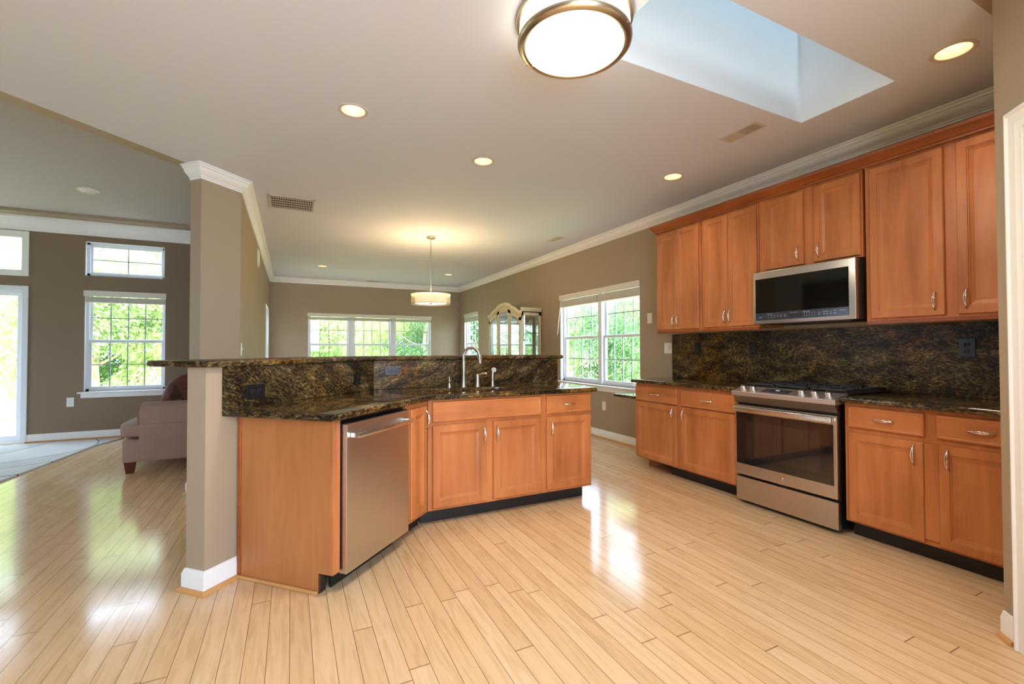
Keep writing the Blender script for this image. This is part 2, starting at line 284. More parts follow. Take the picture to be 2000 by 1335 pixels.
# ------------------------------------------------------------------ mesh builder
class MB:
    def __init__(s): s.b = bmesh.new()
    def _newf(s, pts, faces):
        vs = [s.b.verts.new(p) for p in pts]
        return vs, [s.b.faces.new([vs[i] for i in f]) for f in faces]
    def box(s, x0, x1, y0, y1, z0, z1, bev=0.0, seg=2):
        if x0 > x1: x0, x1 = x1, x0
        if y0 > y1: y0, y1 = y1, y0
        if z0 > z1: z0, z1 = z1, z0
        p = [(x0, y0, z0), (x1, y0, z0), (x1, y1, z0), (x0, y1, z0), (x0, y0, z1), (x1, y0, z1), (x1, y1, z1), (x0, y1, z1)]
        f = [(3, 2, 1, 0), (4, 5, 6, 7), (0, 1, 5, 4), (1, 2, 6, 5), (2, 3, 7, 6), (3, 0, 4, 7)]
        vs, fs = s._newf(p, f)
        if bev > 0:
            es = set(e for fc in fs for e in fc.edges)
            bmesh.ops.bevel(s.b, geom=list(es), offset=bev, segments=seg, profile=0.5, affect='EDGES')
        return s
    def prism(s, poly, z0, z1, bev=0.0, seg=2, T=lambda x, y, z: (x, y, z)):
        n = len(poly)
        p = [T(x, y, z0) for x, y in poly] + [T(x, y, z1) for x, y in poly]
        f = [tuple(range(n-1, -1, -1)), tuple(range(n, 2*n))] + [(i, (i+1) % n, n+(i+1) % n, n+i) for i in range(n)]
        vs, fs = s._newf(p, f)
        if bev > 0:
            es = set(fs[0].edges) | set(fs[1].edges)
            bmesh.ops.bevel(s.b, geom=list(es), offset=bev, segments=seg, profile=0.5, affect='EDGES')
        return s
    def xprism(s, poly, x0, x1, bev=0.0):      # polygon in (y,z), extruded along x
        return s.prism(poly, x0, x1, bev, T=lambda y, z, x: (x, y, z))
    def lathe(s, prof, cx=0, cy=0, cz=0, seg=32, axis='z', ring_=False):
        rings = []
        for r, z in prof:
            ring = []
            for i in range(seg):
                a = 2*math.pi*i/seg; x, y = r*math.cos(a), r*math.sin(a)
                q = (cx+x, cy+y, cz+z) if axis == 'z' else ((cx+x, cy-z, cz+y) if axis == 'y' else (cx+z, cy+x, cz+y))
                ring.append(s.b.verts.new(q))
            rings.append(ring)
        for a, b in zip(rings, rings[1:]):
            for i in range(seg): s.b.faces.new((a[i], a[(i+1) % seg], b[(i+1) % seg], b[i]))
        if ring_:
            a, b = rings[-1], rings[0]
            for i in range(seg): s.b.faces.new((a[i], a[(i+1) % seg], b[(i+1) % seg], b[i]))
            return s
        if prof[0][0] > 1e-6: s.b.faces.new(rings[0][::-1])
        if prof[-1][0] > 1e-6: s.b.faces.new(rings[-1])
        return s
    def tube(s, pts, r, seg=10, flat=1.0):
        pts = [Vector(p) for p in pts]; n = len(pts); rs = r if isinstance(r, (list, tuple)) else [r]*n
        rings = []; prev = None
        for i, p in enumerate(pts):
            t = (pts[min(i+1, n-1)] - pts[max(i-1, 0)]).normalized()
            if prev is None:
                a = Vector((0, 0, 1)) if abs(t.z) < 0.9 else Vector((1, 0, 0)); u = t.cross(a).normalized()
            else: u = (prev - t*prev.dot(t)).normalized()
            prev = u; v = t.cross(u)
            rings.append([s.b.verts.new(p + (u*math.cos(2*math.pi*k/seg)*flat + v*math.sin(2*math.pi*k/seg))*rs[i]) for k in range(seg)])
        for a, b in zip(rings, rings[1:]):
            for k in range(seg): s.b.faces.new((a[k], a[(k+1) % seg], b[(k+1) % seg], b[k]))
        s.b.faces.new(rings[0][::-1]); s.b.faces.new(rings[-1]); return s
    def loops(s, x0, x1, z0, z1, lp, back):      # nested rectangles on the front (towards -y); lp = [(inset, y)]
        R = []
        for ins, y in [(0, back)] + lp:
            R.append([s.b.verts.new(q) for q in ((x0+ins, y, z0+ins), (x1-ins, y, z0+ins), (x1-ins, y, z1-ins), (x0+ins, y, z1-ins))])
        for a, b in zip(R, R[1:]):
            for i in range(4): s.b.faces.new((a[i], a[(i+1) % 4], b[(i+1) % 4], b[i]))
        s.b.faces.new(R[-1]); s.b.faces.new(R[0][::-1]); return s
    def slab(s, outer, holes, z0, z1, bev=0.0, seg=3):
        es = []
        for lp in [outer] + list(holes):
            vs = [s.b.verts.new((x, y, z0)) for x, y in lp]
            es += [s.b.edges.new((vs[i], vs[(i+1) % len(vs)])) for i in range(len(vs))]
        r = bmesh.ops.triangle_fill(s.b, use_beauty=True, use_dissolve=False, edges=es, normal=(0, 0, 1))
        fs = [g for g in r['geom'] if isinstance(g, bmesh.types.BMFace)]
        ex = bmesh.ops.extrude_face_region(s.b, geom=fs)
        top = [g for g in ex['geom'] if isinstance(g, bmesh.types.BMVert)]
        bmesh.ops.translate(s.b, verts=top, vec=(0, 0, z1-z0))
        bmesh.ops.recalc_face_normals(s.b, faces=s.b.faces)
        if bev > 0:
            be = [e for e in s.b.edges if len(e.link_faces) == 2 and e.calc_face_angle(0) > 1.2 and abs(e.verts[0].co.z - e.verts[1].co.z) < 1e-6]
            bmesh.ops.bevel(s.b, geom=be, offset=bev, segments=seg, profile=0.5, affect='EDGES')
        return s
    def sweep(s, path, prof, closed=False):       # prof (d,z); d to the right of the walking direction
        P = [Vector((x, y)) for x, y in path]; n = len(P); rings = []
        for i in range(n):
            a = P[i-1] if (i > 0 or closed) else None; b = P[(i+1) % n] if (i < n-1 or closed) else None
            ns = []
            for u, v in ((a, P[i]), (P[i], b)):
                if u is not None and v is not None:
                    d = (v-u).normalized(); ns.append(Vector((d.y, -d.x)))
            m = (ns[0]+ns[-1]); m = m/ max(1e-6, m.dot(ns[0])) if len(ns) == 2 else ns[0]
            rings.append([s.b.verts.new((P[i].x+m.x*d, P[i].y+m.y*d, z)) for d, z in prof])
        k = len(prof)
        for i in range(n if closed else n-1):
            a, b = rings[i], rings[(i+1) % n]
            for j in range(k): s.b.faces.new((a[j], a[(j+1) % k], b[(j+1) % k], b[j]))
        if not closed: s.b.faces.new(rings[0][::-1]); s.b.faces.new(rings[-1])
        return s
    def blob(s, cx, cy, cz, sx, sy, sz, p=4.0, seg=24, rings=14):   # superellipsoid cushion
        def se(v, e): return math.copysign(abs(v)**e, v)
        R = []
        for j in range(rings+1):
            ph = -math.pi/2 + math.pi*j/rings
            R.append([(cx+sx*se(math.cos(ph), 2/p)*se(math.cos(2*math.pi*i/seg), 2/p), cy+sy*se(math.cos(ph), 2/p)*se(math.sin(2*math.pi*i/seg), 2/p), cz+sz*se(math.sin(ph), 2/p)) for i in range(seg)])
        bot = s.b.verts.new((cx, cy, cz-sz)); top = s.b.verts.new((cx, cy, cz+sz))
        V = [[s.b.verts.new(q) for q in r] for r in R[1:-1]]
        for a, b in zip(V, V[1:]):
            for i in range(seg): s.b.faces.new((a[i], a[(i+1) % seg], b[(i+1) % seg], b[i]))
        for i in range(seg):
            s.b.faces.new((bot, V[0][(i+1) % seg], V[0][i])); s.b.faces.new((top, V[-1][i], V[-1][(i+1) % seg]))
        return s
    def grid_wall(s, u0, u1, z0, z1, d0, d1, holes, T):   # holes (ua,ub,za,zb); T(u, d, z) -> world
        us = sorted(set([u0, u1]+[h[i] for h in holes for i in (0, 1)])); zs = sorted(set([z0, z1]+[h[i] for h in holes for i in (2, 3)]))
        us = [u for u in us if u0 <= u <= u1]; zs = [z for z in zs if z0 <= z <= z1]
        solid = {}
        for i in range(len(us)-1):
            for j in range(len(zs)-1):
                cu, cz = (us[i]+us[i+1])/2, (zs[j]+zs[j+1])/2
                solid[i, j] = not any(h[0] < cu < h[1] and h[2] < cz < h[3] for h in holes)
        vc = {}
        def V(i, j, k):
            if (i, j, k) not in vc: vc[i, j, k] = s.b.verts.new(T(us[i], d0 if k == 0 else d1, zs[j]))
            return vc[i, j, k]
        for (i, j), ok in solid.items():
            if not ok: continue
            s.b.faces.new((V(i, j, 0), V(i+1, j, 0), V(i+1, j+1, 0), V(i, j+1, 0)))
            s.b.faces.new((V(i, j+1, 1), V(i+1, j+1, 1), V(i+1, j, 1), V(i, j, 1)))
            if not solid.get((i-1, j)): s.b.faces.new((V(i, j, 1), V(i, j, 0), V(i, j+1, 0), V(i, j+1, 1)))
            if not solid.get((i+1, j)): s.b.faces.new((V(i+1, j, 0), V(i+1, j, 1), V(i+1, j+1, 1), V(i+1, j+1, 0)))
            if not solid.get((i, j-1)): s.b.faces.new((V(i, j, 1), V(i+1, j, 1), V(i+1, j, 0), V(i, j, 0)))
            if not solid.get((i, j+1)): s.b.faces.new((V(i, j+1, 0), V(i+1, j+1, 0), V(i+1, j+1, 1), V(i, j+1, 1)))
        return s
    def build(s, name, mat, parent=None, smooth=None, loc=None, rotz=None):
        bmesh.ops.recalc_face_normals(s.b, faces=s.b.faces)
        me = bpy.data.meshes.new(name); s.b.to_mesh(me); s.b.free()
        o = bpy.data.objects.new(name, me); C.objects.link(o)
        for m in (mat if isinstance(mat, (list, tuple)) else [mat]): me.materials.append(M[m] if isinstance(m, str) else m)
        if smooth is not None:
            me.polygons.foreach_set('use_smooth', [True]*len(me.polygons)); me.set_sharp_from_angle(angle=math.radians(smooth))
        if parent is not None: o.parent = parent
        if loc is not None: o.location = loc
        if rotz is not None: o.rotation_euler = (0, 0, rotz)
        return o

def tag(o, label, cat, group=None, kind=None):
    o['label'] = label; o['category'] = cat
    if group: o['group'] = group
    if kind: o['kind'] = kind
    return o
def thing(name, label, cat, loc=(0, 0, 0), rotz=0.0, group=None):
    o = bpy.data.objects.new(name, None); C.objects.link(o); o.location = loc; o.rotation_euler = (0, 0, rotz)
    o.empty_display_size = 0.1; return tag(o, label, cat, group)
def struct(o, label=None):
    o['kind'] = 'structure'
    if label: o['label'] = label
    return o
def dup(root, loc, rotz=None, label=None, group=None):
    r = root.copy(); C.objects.link(r); r.location = loc
    if rotz is not None: r.rotation_euler = (0, 0, rotz)
    if label: r['label'] = label
    if group: r['group'] = group
    def kids(src, dst):
        for ch in list(src.children):
            c = ch.copy(); C.objects.link(c); c.parent = dst; kids(ch, c)
    kids(root, r); return r

# ------------------------------------------------------------------ main dimensions
CEIL, XW, XC, XU, YF = 2.81, 3.89, 3.28, 3.56, 11.0
PE = (0.19, 2.425)                       # front corner of the angled cabinet run
XB, YS, XS = 0.855, 3.09, 2.235          # bend, sink face, right end
XL, YL = -0.43, 8.25                     # divider wall, living room far wall
A, B, L_ = (-0.70, 4.63), (-0.43, 4.90), (-0.79, 4.72)
HALF_R = -math.pi/2

# ------------------------------------------------------------------ structure
mb = MB(); mb.box(-6.2, 4.1, -2.4, 11.2, -0.06, 0.0)
struct(mb.build('floor', 'floor'), 'glossy light oak strip floor')

def circ(cx, cy, r, n=24): return [(cx+r*math.cos(2*math.pi*i/n), cy+r*math.sin(2*math.pi*i/n)) for i in range(n)]
CANS = [(0.361, 3.126), (1.444, 3.50), (3.142, 3.06), (3.162, 1.108), (0.52, 9.215), (2.972, 9.135)]
SKY = (1.45, 3.205, 1.385, 1.935)
mb = MB(); mb.slab([(-4.55, 0.905), (3.95, 0.905), (3.95, 11.05), (-0.5, 11.05), (-0.5, 4.95), (-0.79, 4.66)],
        [[(SKY[0], SKY[2]), (SKY[1], SKY[2]), (SKY[1], SKY[3]), (SKY[0], SKY[3])]] + [circ(x, y, 0.078) for x, y in CANS], CEIL, CEIL+0.03)
struct(mb.build('ceiling', 'ceiling'), 'white kitchen ceiling with skylight opening')
# living room ceiling with a shallow border
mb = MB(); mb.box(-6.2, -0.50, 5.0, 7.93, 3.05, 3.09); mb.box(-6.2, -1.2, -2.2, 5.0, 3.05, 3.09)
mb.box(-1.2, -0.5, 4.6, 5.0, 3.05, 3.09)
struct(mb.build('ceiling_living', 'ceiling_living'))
mb = MB(); mb.box(-6.2, -0.50, 7.93, 8.4, 3.01, 3.12)
struct(mb.build('trim_10', M['wall']), 'painted border of the living room ceiling')
mb = MB(); mb.box(-4.6, 4.1, -2.2, 0.84, 3.0, 3.04)
struct(mb.build('ceiling_near', 'ceiling'))
# angled header between kitchen and living room
mb = MB(); mb.prism([(-0.80, 4.62), (-4.56, 0.86), (-4.65, 0.95), (-0.89, 4.71)], CEIL-0.002, 3.06)
struct(mb.build('trim_11', 'wall'), 'angled header over the opening to the living room')
mb = MB(); mb.box(-4.65, 4.0, 0.83, 0.905, CEIL-0.002, 3.01)
struct(mb.build('trim_12', 'wall'), 'header over the opening in front of the kitchen')
CROWN_N = [(0, 2.86), (0.012, 2.86), (0.02, 2.885), (0.06, 2.94), (0.075, 2.97), (0.09, 3.0), (0, 3.0)]
mb = MB(); mb.sweep([(2.74, 0.83), (-4.6, 0.83)][::-1], CROWN_N)
struct(mb.build('trim_13', 'trim', smooth=40))

# divider wall with its angled end, and its window
wins = {}
mb = MB(); mb.prism([A, B, (XL, 5.2), (-0.56, 5.2), (-0.56, 4.95), L_], 0, CEIL+0.2)
mb.grid_wall(5.2, 11.0, 0, CEIL+0.2, 0, 0.13, [(9.5, 10.75, 0.65, 2.10)], lambda u, d, z: (XL-d, u, z))
struct(mb.build('wall_divider', 'wall'), 'taupe wall with angled end between kitchen and living room')
mb = MB(); mb.grid_wall(-0.56, 4.04, 0, CEIL+0.2, 0, 0.15, [(0.33, 3.12, 0.65, 2.05)], lambda u, d, z: (u, YF+d, z))
struct(mb.build('wall_far', 'wall'), 'taupe far wall of the dining room')
mb = MB(); mb.grid_wall(0.83, 11.0, 0, CEIL+0.2, 0, 0.15, [(4.345, 6.19, 0.73, 2.08), (9.74, 10.67, 0.65, 2.10)], lambda u, d, z: (XW+d, u, z))
struct(mb.build('wall_right', 'wall'), 'taupe wall along the right side')
mb = MB(); mb.grid_wall(-6.2, -0.56, 0, 3.1, 0, 0.15, [(-2.585, -1.675, 0.655, 2.06), (-2.585, -1.69, 2.275, 2.75), (-5.0, -3.17, 0.0, 2.08), (-5.0, -3.17, 2.24, 2.80)], lambda u, d, z: (u, YL+d, z))
struct(mb.build('wall_living', 'wall_living'), 'brown far wall of the living room')
mb = MB(); mb.grid_wall(0.5, 8.25, 0, 3.1, 0, 0.15, [(5.6, 7.2, 0.9, 2.1)], lambda u, d, z: (-6.2-d, u, z))
struct(mb.build('wall_left', 'wall_living'))
mb = MB(); mb.box(-6.2, -1.1, -2.2, -2.05, 0, 3.05)
struct(mb.build('wall_back_light_block', 'wall_living'))  # unseen wall added behind the camera to keep the living side darker
mb = MB(); mb.grid_wall(-2.2, 0.5, 0, 3.1, 0, 0.15, [], lambda u, d, z: (-6.2-d, u, z))
struct(mb.build('wall_left_near', 'wall_living'))
# near right wall: 45 degree piece with door casing, then a return to the cabinets
mb = MB(); mb.prism([(2.74, 0.83), (1.2, -0.71), (1.32, -0.83), (2.80, 0.65), (4.0, 0.65), (4.0, 0.83)], 0, 3.01)
struct(mb.build('wall_near', 'wall'), 'taupe wall at the right edge beside the door casing')

# island half wall
F1 = (-0.390, 2.751); n45 = (-R2, R2); u45 = (R2, R2)
PW = [F1, (0.579, 3.72), (2.29, 3.72), (2.29, 3.85), (0.525, 3.85), (F1[0]+n45[0]*0.13, F1[1]+n45[1]*0.13)]
mb = MB(); mb.prism(PW, 0, 1.140)
struct(mb.build('wall_island', 'wall'), 'taupe half wall behind the island cabinets')

# crown mouldings
CR = [(0, 2.698), (0.010, 2.698), (0.011, 2.711), (0.019, 2.715), (0.019, 2.723), (0.026, 2.729), (0.044, 2.741), (0.060, 2.760), (0.065, 2.777), (0.077, 2.780), (0.080, 2.794), (0.093, 2.797), (0.093, 2.809), (0, 2.809)]
mb = MB(); mb.sweep([L_, A, B, (XL, YF), (XW, YF), (XW, 0.83)], CR)
struct(mb.build('trim_1', 'trim', smooth=30), 'white crown moulding around the kitchen and dining room')
CL = [(0, 2.83), (0.014, 2.83), (0.018, 2.85), (0.03, 2.86), (0.035, 2.885), (0.06, 2.915), (0.09, 2.945), (0.10, 2.97), (0.115, 2.98), (0.12, 3.009), (0, 3.009)]
mb = MB(); mb.sweep([(-6.2, YL), (-0.56, YL)], CL)
struct(mb.build('trim_2', 'trim', smooth=30), 'white crown moulding on the living room wall')
BB = [(0, 0), (0.014, 0), (0.014, 0.085), (0.010, 0.095), (0.006, 0.108), (0, 0.112)]
SH = [(0.0135, 0.0), (0.032, 0.0), (0.031, 0.008), (0.026, 0.015), (0.0135, 0.02)]
def base(nm, path, label=None):
    m = MB(); m.sweep(path, BB); struct(m.build('baseboard_'+nm, 'trim', smooth=30), label)
SHN = [3]
def shoe(path, prof=SH):
    m = MB(); m.sweep(path, prof); o = struct(m.build('trim_%d' % SHN[0], 'shoe', smooth=30), 'oak shoe moulding'); SHN[0] += 1
Pe = (PE[0]-0.63*R2, PE[1]+0.63*R2)     # where the end panel meets the half wall
W1 = (-0.263, 2.878)
back1 = PW[5]
base('island', [PW[4], back1, F1, W1][0:4], 'white baseboard around the end of the island wall')
shoe([PW[4], back1, F1, W1])
base('divider', [(-0.56, 8.2), (-0.56, 4.95), L_, A, B, (XL, 10.98)]); shoe([(-0.56, 8.2), (-0.56, 4.95), L_, A, B, (XL, 10.98)])
base('far', [(XL, YF), (XW, YF)])
base('right', [(XW, YF), (XW, 3.745)], 'white baseboard under the right window'); shoe([(XW, YF), (XW, 3.745)])
base('living', [(-3.165, YL), (-0.56, YL)], 'white baseboard on the living room wall'); shoe([(-3.165, YL), (-0.56, YL)])
base('near', [(2.74, 0.83), (2.684, 0.774)], 'white baseboard piece beside the door casing')
shoe([(2.74, 0.83), (2.684, 0.774)])

# door casing at the right edge of the photo
def T45(u, d, z):   # u along the near wall towards the camera, d out of it into the room
    return (2.74-u*R2-d*R2, 0.83-u*R2+d*R2, z)
door = bpy.data.objects.new('door_2', None); C.objects.link(door); struct(door, 'white cased door beside the kitchen')
def tb(name, u0, u1, d0, d1, z0, z1, mat='trim', parent=door, bev=0.004):
    m = MB(); m.box(u0, u1, d0, d1, z0, z1, bev)
    for v in m.b.verts: v.co = Vector(T45(*v.co))
    return m.build(name, mat, parent)
cp = [(0.0, 0.0), (0.012, 0.0), (0.014, 0.012), (0.022, 0.018), (0.05, 0.012), (0.06, 0.017), (0.075, 0.011), (0.085, 0.0)]
def casing(name, us, zs):
    pass
m = MB()
# profile swept up, across and down (mitred): u offset inwards from outer edge
outer = [(0.088, 0.0), (0.088, 2.195), (1.18, 2.195), (1.18, 0.0)]
sg = [(1, 0), (1, -1), (-1, -1), (-1, 0)]
rings = [[m.b.verts.new(T45(o[0]+sx*w, d, o[1]+sz*w)) for w, d in [(0, 0.0), (0.0, 0.02), (0.012, 0.024), (0.02, 0.016), (0.05, 0.013), (0.058, 0.018), (0.075, 0.012), (0.085, 0.012), (0.085, 0.0)]] for o, (sx, sz) in zip(outer, sg)]
for a, b in zip(rings, rings[1:]):
    for j in range(8): m.b.faces.new((a[j], a[j+1], b[j+1], b[j]))
m.build('door_casing', 'trim', door, smooth=20)
tb('door_panel', 0.173, 1.095, -0.01, 0.006, 0.01, 2.11, 'trim')

# ------------------------------------------------------------------ windows
wcount = [0]
def window(origin, rotz, w, z0, z1, units, cols=4, rows=2, sill=True, mulls=None, depth=0.15, fixed=False, label=None, mullw=0.0):
    """local frame: x along the wall (left to right seen from inside), y outwards, opening x 0..w"""
    wcount[0] += 1
    r = bpy.data.objects.new('window_%d' % wcount[0], None); C.objects.link(r); r.location = origin; r.rotation_euler = (0, 0, rotz); struct(r, label)
    spans = units
    f = MB(); fw_ = 0.035; yf0, yf1 = 0.055, 0.135
    f.box(0, w, yf0, yf1, z0, z0+fw_); f.box(0, w, yf0, yf1, z1-fw_, z1); f.box(0, fw_, yf0, yf1, z0, z1); f.box(w-fw_, w, yf0, yf1, z0, z1)
    for (a0, a1), (b0, b1) in zip(spans, spans[1:]): f.box(a1, b0, yf0-0.02, yf1, z0, z1)
    f.box(0.0, 0.006, 0.0, yf0, z0, z1); f.box(w-0.006, w, 0.0, yf0, z0, z1); f.box(0, w, 0, yf0, z1-0.006, z1)
    f.build('window_frame', 'vinyl', r)
    zm = (z0+z1)/2
    for a, b in spans:
        a += fw_*0.6 if a < 0.01 else 0; b -= fw_*0.6 if b > w-0.01 else 0
        parts = [(z0+fw_*0.6, z1-fw_*0.6, 0.09)] if fixed else [(z0+fw_*0.6, zm+0.02, 0.07), (zm-0.02, z1-fw_*0.6, 0.098)]
        for sa, sb, y in parts:
            sh = MB(); st = 0.038
            sh.box(a, b, y, y+0.026, sa, sa+st+0.006, 0.003); sh.box(a, b, y, y+0.026, sb-st, sb, 0.003)
            sh.box(a, a+st, y+0.001, y+0.027, sa+0.01, sb-0.01, 0.003); sh.box(b-st, b, y+0.001, y+0.027, sa+0.01, sb-0.01, 0.003)
            so = sh.build('sash', 'vinyl', r)
            g = MB(); g.box(a+st-0.004, b-st+0.004, y+0.011, y+0.015, sa+st, sb-st+0.004); g.build('pane', 'glass', so)
            mu = MB(); gw, gh = (b-a-2*st), (sb-sa-2*st)
            for i in range(1, cols): x = a+st+gw*i/cols; mu.box(x-0.006, x+0.006, y+0.006, y+0.020, sa+st-0.002, sb-st+0.002)
            for j in range(1, rows): z = sa+st+gh*j/rows; mu.box(a+st-0.002, b-st+0.002, y+0.005, y+0.021, z-0.006, z+0.006)
            mu.build('muntin_grid', 'muntin', so)
    if sill:
        s = MB(); s.box(-0.06, w+0.06, -0.045, 0.06, z0-0.022, z0, 0.006); s.box(-0.03, w+0.03, -0.016, 0.0, z0-0.085, z0-0.022, 0.005)
        s.build('window_sill', 'trim', r)
    return r

def blind(origin, rotz, w, ztop, zbot, label, breaks=(), wand=None, cords=(), group='raised window blinds'):
    r = thing('window_blind', label, 'window blind', origin, rotz, group)
    v = MB(); v.box(0.0, w, -0.022, -0.004, ztop-0.078, ztop, 0.003)
    v.build('valance', 'blind', r)
    xs = [0.0] + list(breaks) + [w]
    for a, b in zip(xs, xs[1:]):
        s = MB(); z = ztop-0.085
        n = max(6, int((ztop-0.085-zbot-0.02)/0.0042))
        for i in range(n):
            dz = (ztop-0.085-zbot-0.016)/n; s.box(a+0.016, b-0.016, -0.002+0.001*(i % 2), 0.048, z-i*dz-dz*0.72, z-i*dz)
        s.build('slat_stack', 'blind', r)
        q = MB(); q.box(a+0.016, b-0.016, -0.004, 0.050, zbot, zbot+0.014, 0.003); q.build('bottom_rail', 'blind', r)
    if wand:
        q = MB(); q.tube([(wand[0], -0.03, ztop-0.09), (wand[0]+wand[1], -0.035, wand[2])], 0.005, 8); q.build('tilt_wand', 'cord', r)
    for cx, cz in cords:
        q = MB(); q.tube([(cx, -0.028, ztop-0.09), (cx+0.004, -0.03, cz)], 0.0022, 6); q.lathe([(0.002, 0.02), (0.006, 0.0), (0.006, -0.012), (0.0, -0.014)], cx+0.004, -0.03, cz, 10); q.build('pull_cord', 'cord', r)
    return r

# right wall: local x = -Y direction
window((XW, 6.19, 0), HALF_R, 1.845, 0.73, 2.08, [(0, 0.945), (1.025, 1.845)], label='double window with grids on the right wall')
blind((XW, 6.20, 0), HALF_R, 1.865, 2.088, 1.895, 'raised white blind over the double window by the cabinets', breaks=(0.985,), wand=(0.07, -0.10, 1.46), cords=((0.99, 1.50), (0.90, 1.30)))
window((XW, 10.67, 0), HALF_R, 0.93, 0.65, 2.10, [(0, 0.93)], label='narrow window near the far right corner')
blind((XW, 10.68, 0), HALF_R, 0.95, 2.11, 1.90, 'raised blind over the narrow window left of the china cabinet')
window((0.33, YF, 0), 0, 2.79, 0.65, 2.05, [(0, 0.86), (0.97, 1.81), (1.92, 2.79)], label='triple window with grids in the far wall')
blind((0.315, YF, 0), 0, 2.82, 2.055, 1.90, 'long raised blind over the triple far window', breaks=(0.93, 1.87), cords=((0.95, 1.5),))
window((XL, 9.5, 0), math.pi/2, 1.25, 0.65, 2.10, [(0, 1.25)], label='window seen edge-on in the divider wall')
window((-2.585, YL, 0), 0, 0.91, 0.655, 2.06, [(0, 0.91)], label='living room window above the sofa')
blind((-2.595, YL, 0), 0, 0.93, 2.065, 1.90, 'raised blind over the living room window', cords=((0.11, 1.15),))
window((-2.585, YL, 0), 0, 0.895, 2.275, 2.75, [(0, 0.895)], cols=2, rows=2, sill=False, fixed=True, label='small transom window with four panes')
window((-5.0, YL, 0), 0, 1.83, 2.24, 2.80, [(0, 1.83)], cols=1, rows=1, sill=False, fixed=True, label='transom window above the sliding door')
for o_ in (None,):
    m = MB()
    for (x0, x1, z0, z1) in ((-3.225, -3.155, 2.22, 2.82), (-5.06, -3.225, 2.22, 2.30), (-5.06, -3.225, 2.73, 2.82)):
        m.box(x0, x1, YL-0.02, YL, z0, z1, 0.004)
    struct(m.build('trim_14', 'trim'))
# sliding door
sl = bpy.data.objects.new('door_1', None); C.objects.link(sl); struct(sl, 'white sliding glass patio door')
m = MB(); m.box(-3.215, -3.155, YL-0.02, YL+0.0, 0, 2.09, 0.004); m.box(-5.06, -3.215, YL-0.02, YL, 2.03, 2.09, 0.004)
m.box(-3.23, -3.17, YL+0.0, YL+0.13, 0, 2.08); m.box(-5.0, -3.23, YL, YL+0.13, 0, 0.03); m.box(-5.0, -3.23, YL, YL+0.13, 2.0, 2.08); m.build('door_frame', 'vinyl', sl)
m = MB(); m.box(-4.1, -3.28, YL+0.05, YL+0.08, 0.03, 0.10); m.box(-4.1, -3.28, YL+0.05, YL+0.08, 1.96, 2.0); m.box(-3.28, -3.23, YL+0.05, YL+0.08, 0.03, 2.0); m.box(-4.15, -4.1, YL+0.05, YL+0.08, 0.03, 2.0); m.box(-5.0, -4.15, YL+0.09, YL+0.12, 0.03, 0.1)
o = m.build('sash', 'vinyl', sl)
m = MB(); m.box(-5.0, -3.25, YL+0.062, YL+0.068, 0.08, 1.98); m.build('pane', 'glass', o)
# skylight shaft
x0, x1, y0, y1 = SKY
m = MB()
for (a, b, c, d) in ((x0-0.02, x0+0.002, y0-0.02, y1+0.02), (x1-0.002, x1+0.02, y0-0.02, y1+0.02), (x0+0.002, x1-0.002, y0-0.02, y0+0.002), (x0+0.002, x1-0.002, y1-0.002, y1+0.02)): m.box(a, b, c, d, CEIL+0.001, 3.50)
m.b.verts.ensure_lookup_table()
struct(m.build('trim_15', 'shaft'), 'white skylight shaft')
sk = bpy.data.objects.new('window_sky', None); C.objects.link(sk); sk.name = 'window_%d' % (wcount[0]+1); struct(sk, 'skylight above the kitchen')
m = MB()
for (a, b, c, d) in ((x0-0.02, x0+0.03, y0-0.02, y1+0.02), (x1-0.03, x1+0.02, y0-0.02, y1+0.02), (x0, x1, y0-0.02, y0+0.03), (x0, x1, y1-0.03, y1+0.02)): m.box(a, b, c, d, 3.50, 3.56)
m.build('window_frame', 'vinyl', sk)
m = MB(); m.box(x0, x1, y0, y1, 3.53, 3.536); m.build('pane', thin_glass('dimming_skylight_glass', 0.06, (0.215, 0.26, 0.285, 1)), sk)  # tint added to the glass to dim daylight in the shaft

# ------------------------------------------------------------------ cabinet parts
DOORLP = [(0.0, -0.0145), (0.004, -0.019), (0.048, -0.019), (0.050, -0.0155), (0.055, -0.0150), (0.058, -0.012), (0.076, -0.0065)]
DRWLP = [(0.0, -0.0145), (0.004, -0.019), (0.012, -0.019), (0.016, -0.0175), (0.020, -0.0175)]
def handle_mesh(horizontal=False, L=0.112):
    m = MB(); n = 15
    for side in (-1, 1):
        pts = []; rs = []
        for i in range(n):
            t = i/(n-1); a = (t-0.5)*L; out = 0.026*math.sin(math.pi*t)**0.6 + 0.001
            sp = 0.0050*math.sin(math.pi*min(1, max(0, (t-0.12)/0.76)))**0.7 if 0.12 < t < 0.88 else 0
            p = (side*sp, -out, a) if not horizontal else (a, -out, side*sp)
            pts.append(p); rs.append(0.0024+0.0022*abs(2*t-1)**2)
        m.tube(pts, rs, 8)
    return m
_hm = {}
def handle(parent, x, y, z, horizontal=False):
    if horizontal not in _hm:
        o = handle_mesh(horizontal).build('handle', 'chrome', parent, smooth=60); _hm[horizontal] = o.data
    else:
        o = bpy.data.objects.new('handle', _hm[horizontal]); C.objects.link(o); o.parent = parent
    o.location = (x, y, z); return o
def cab_door(parent, x0, x1, z0, z1, h=None, y=0.0):
    m = MB(); m.loops(x0, x1, z0, z1, [(i, d+y) for i, d in DOORLP], y)
    o = m.build('door', 'cab', parent)
    if h: handle(o, h[0], -0.019+y, h[1])
    return o
def drawer(parent, x0, x1, z0, z1, h=True, y=0.0, name='drawer'):
    m = MB(); m.loops(x0, x1, z0, z1, [(i, d+y) for i, d in DRWLP], y)
    o = m.build(name, 'cab_h', parent)
    if h: handle(o, (x0+x1)/2, -0.019+y, (z0+z1)/2, True)
    return o
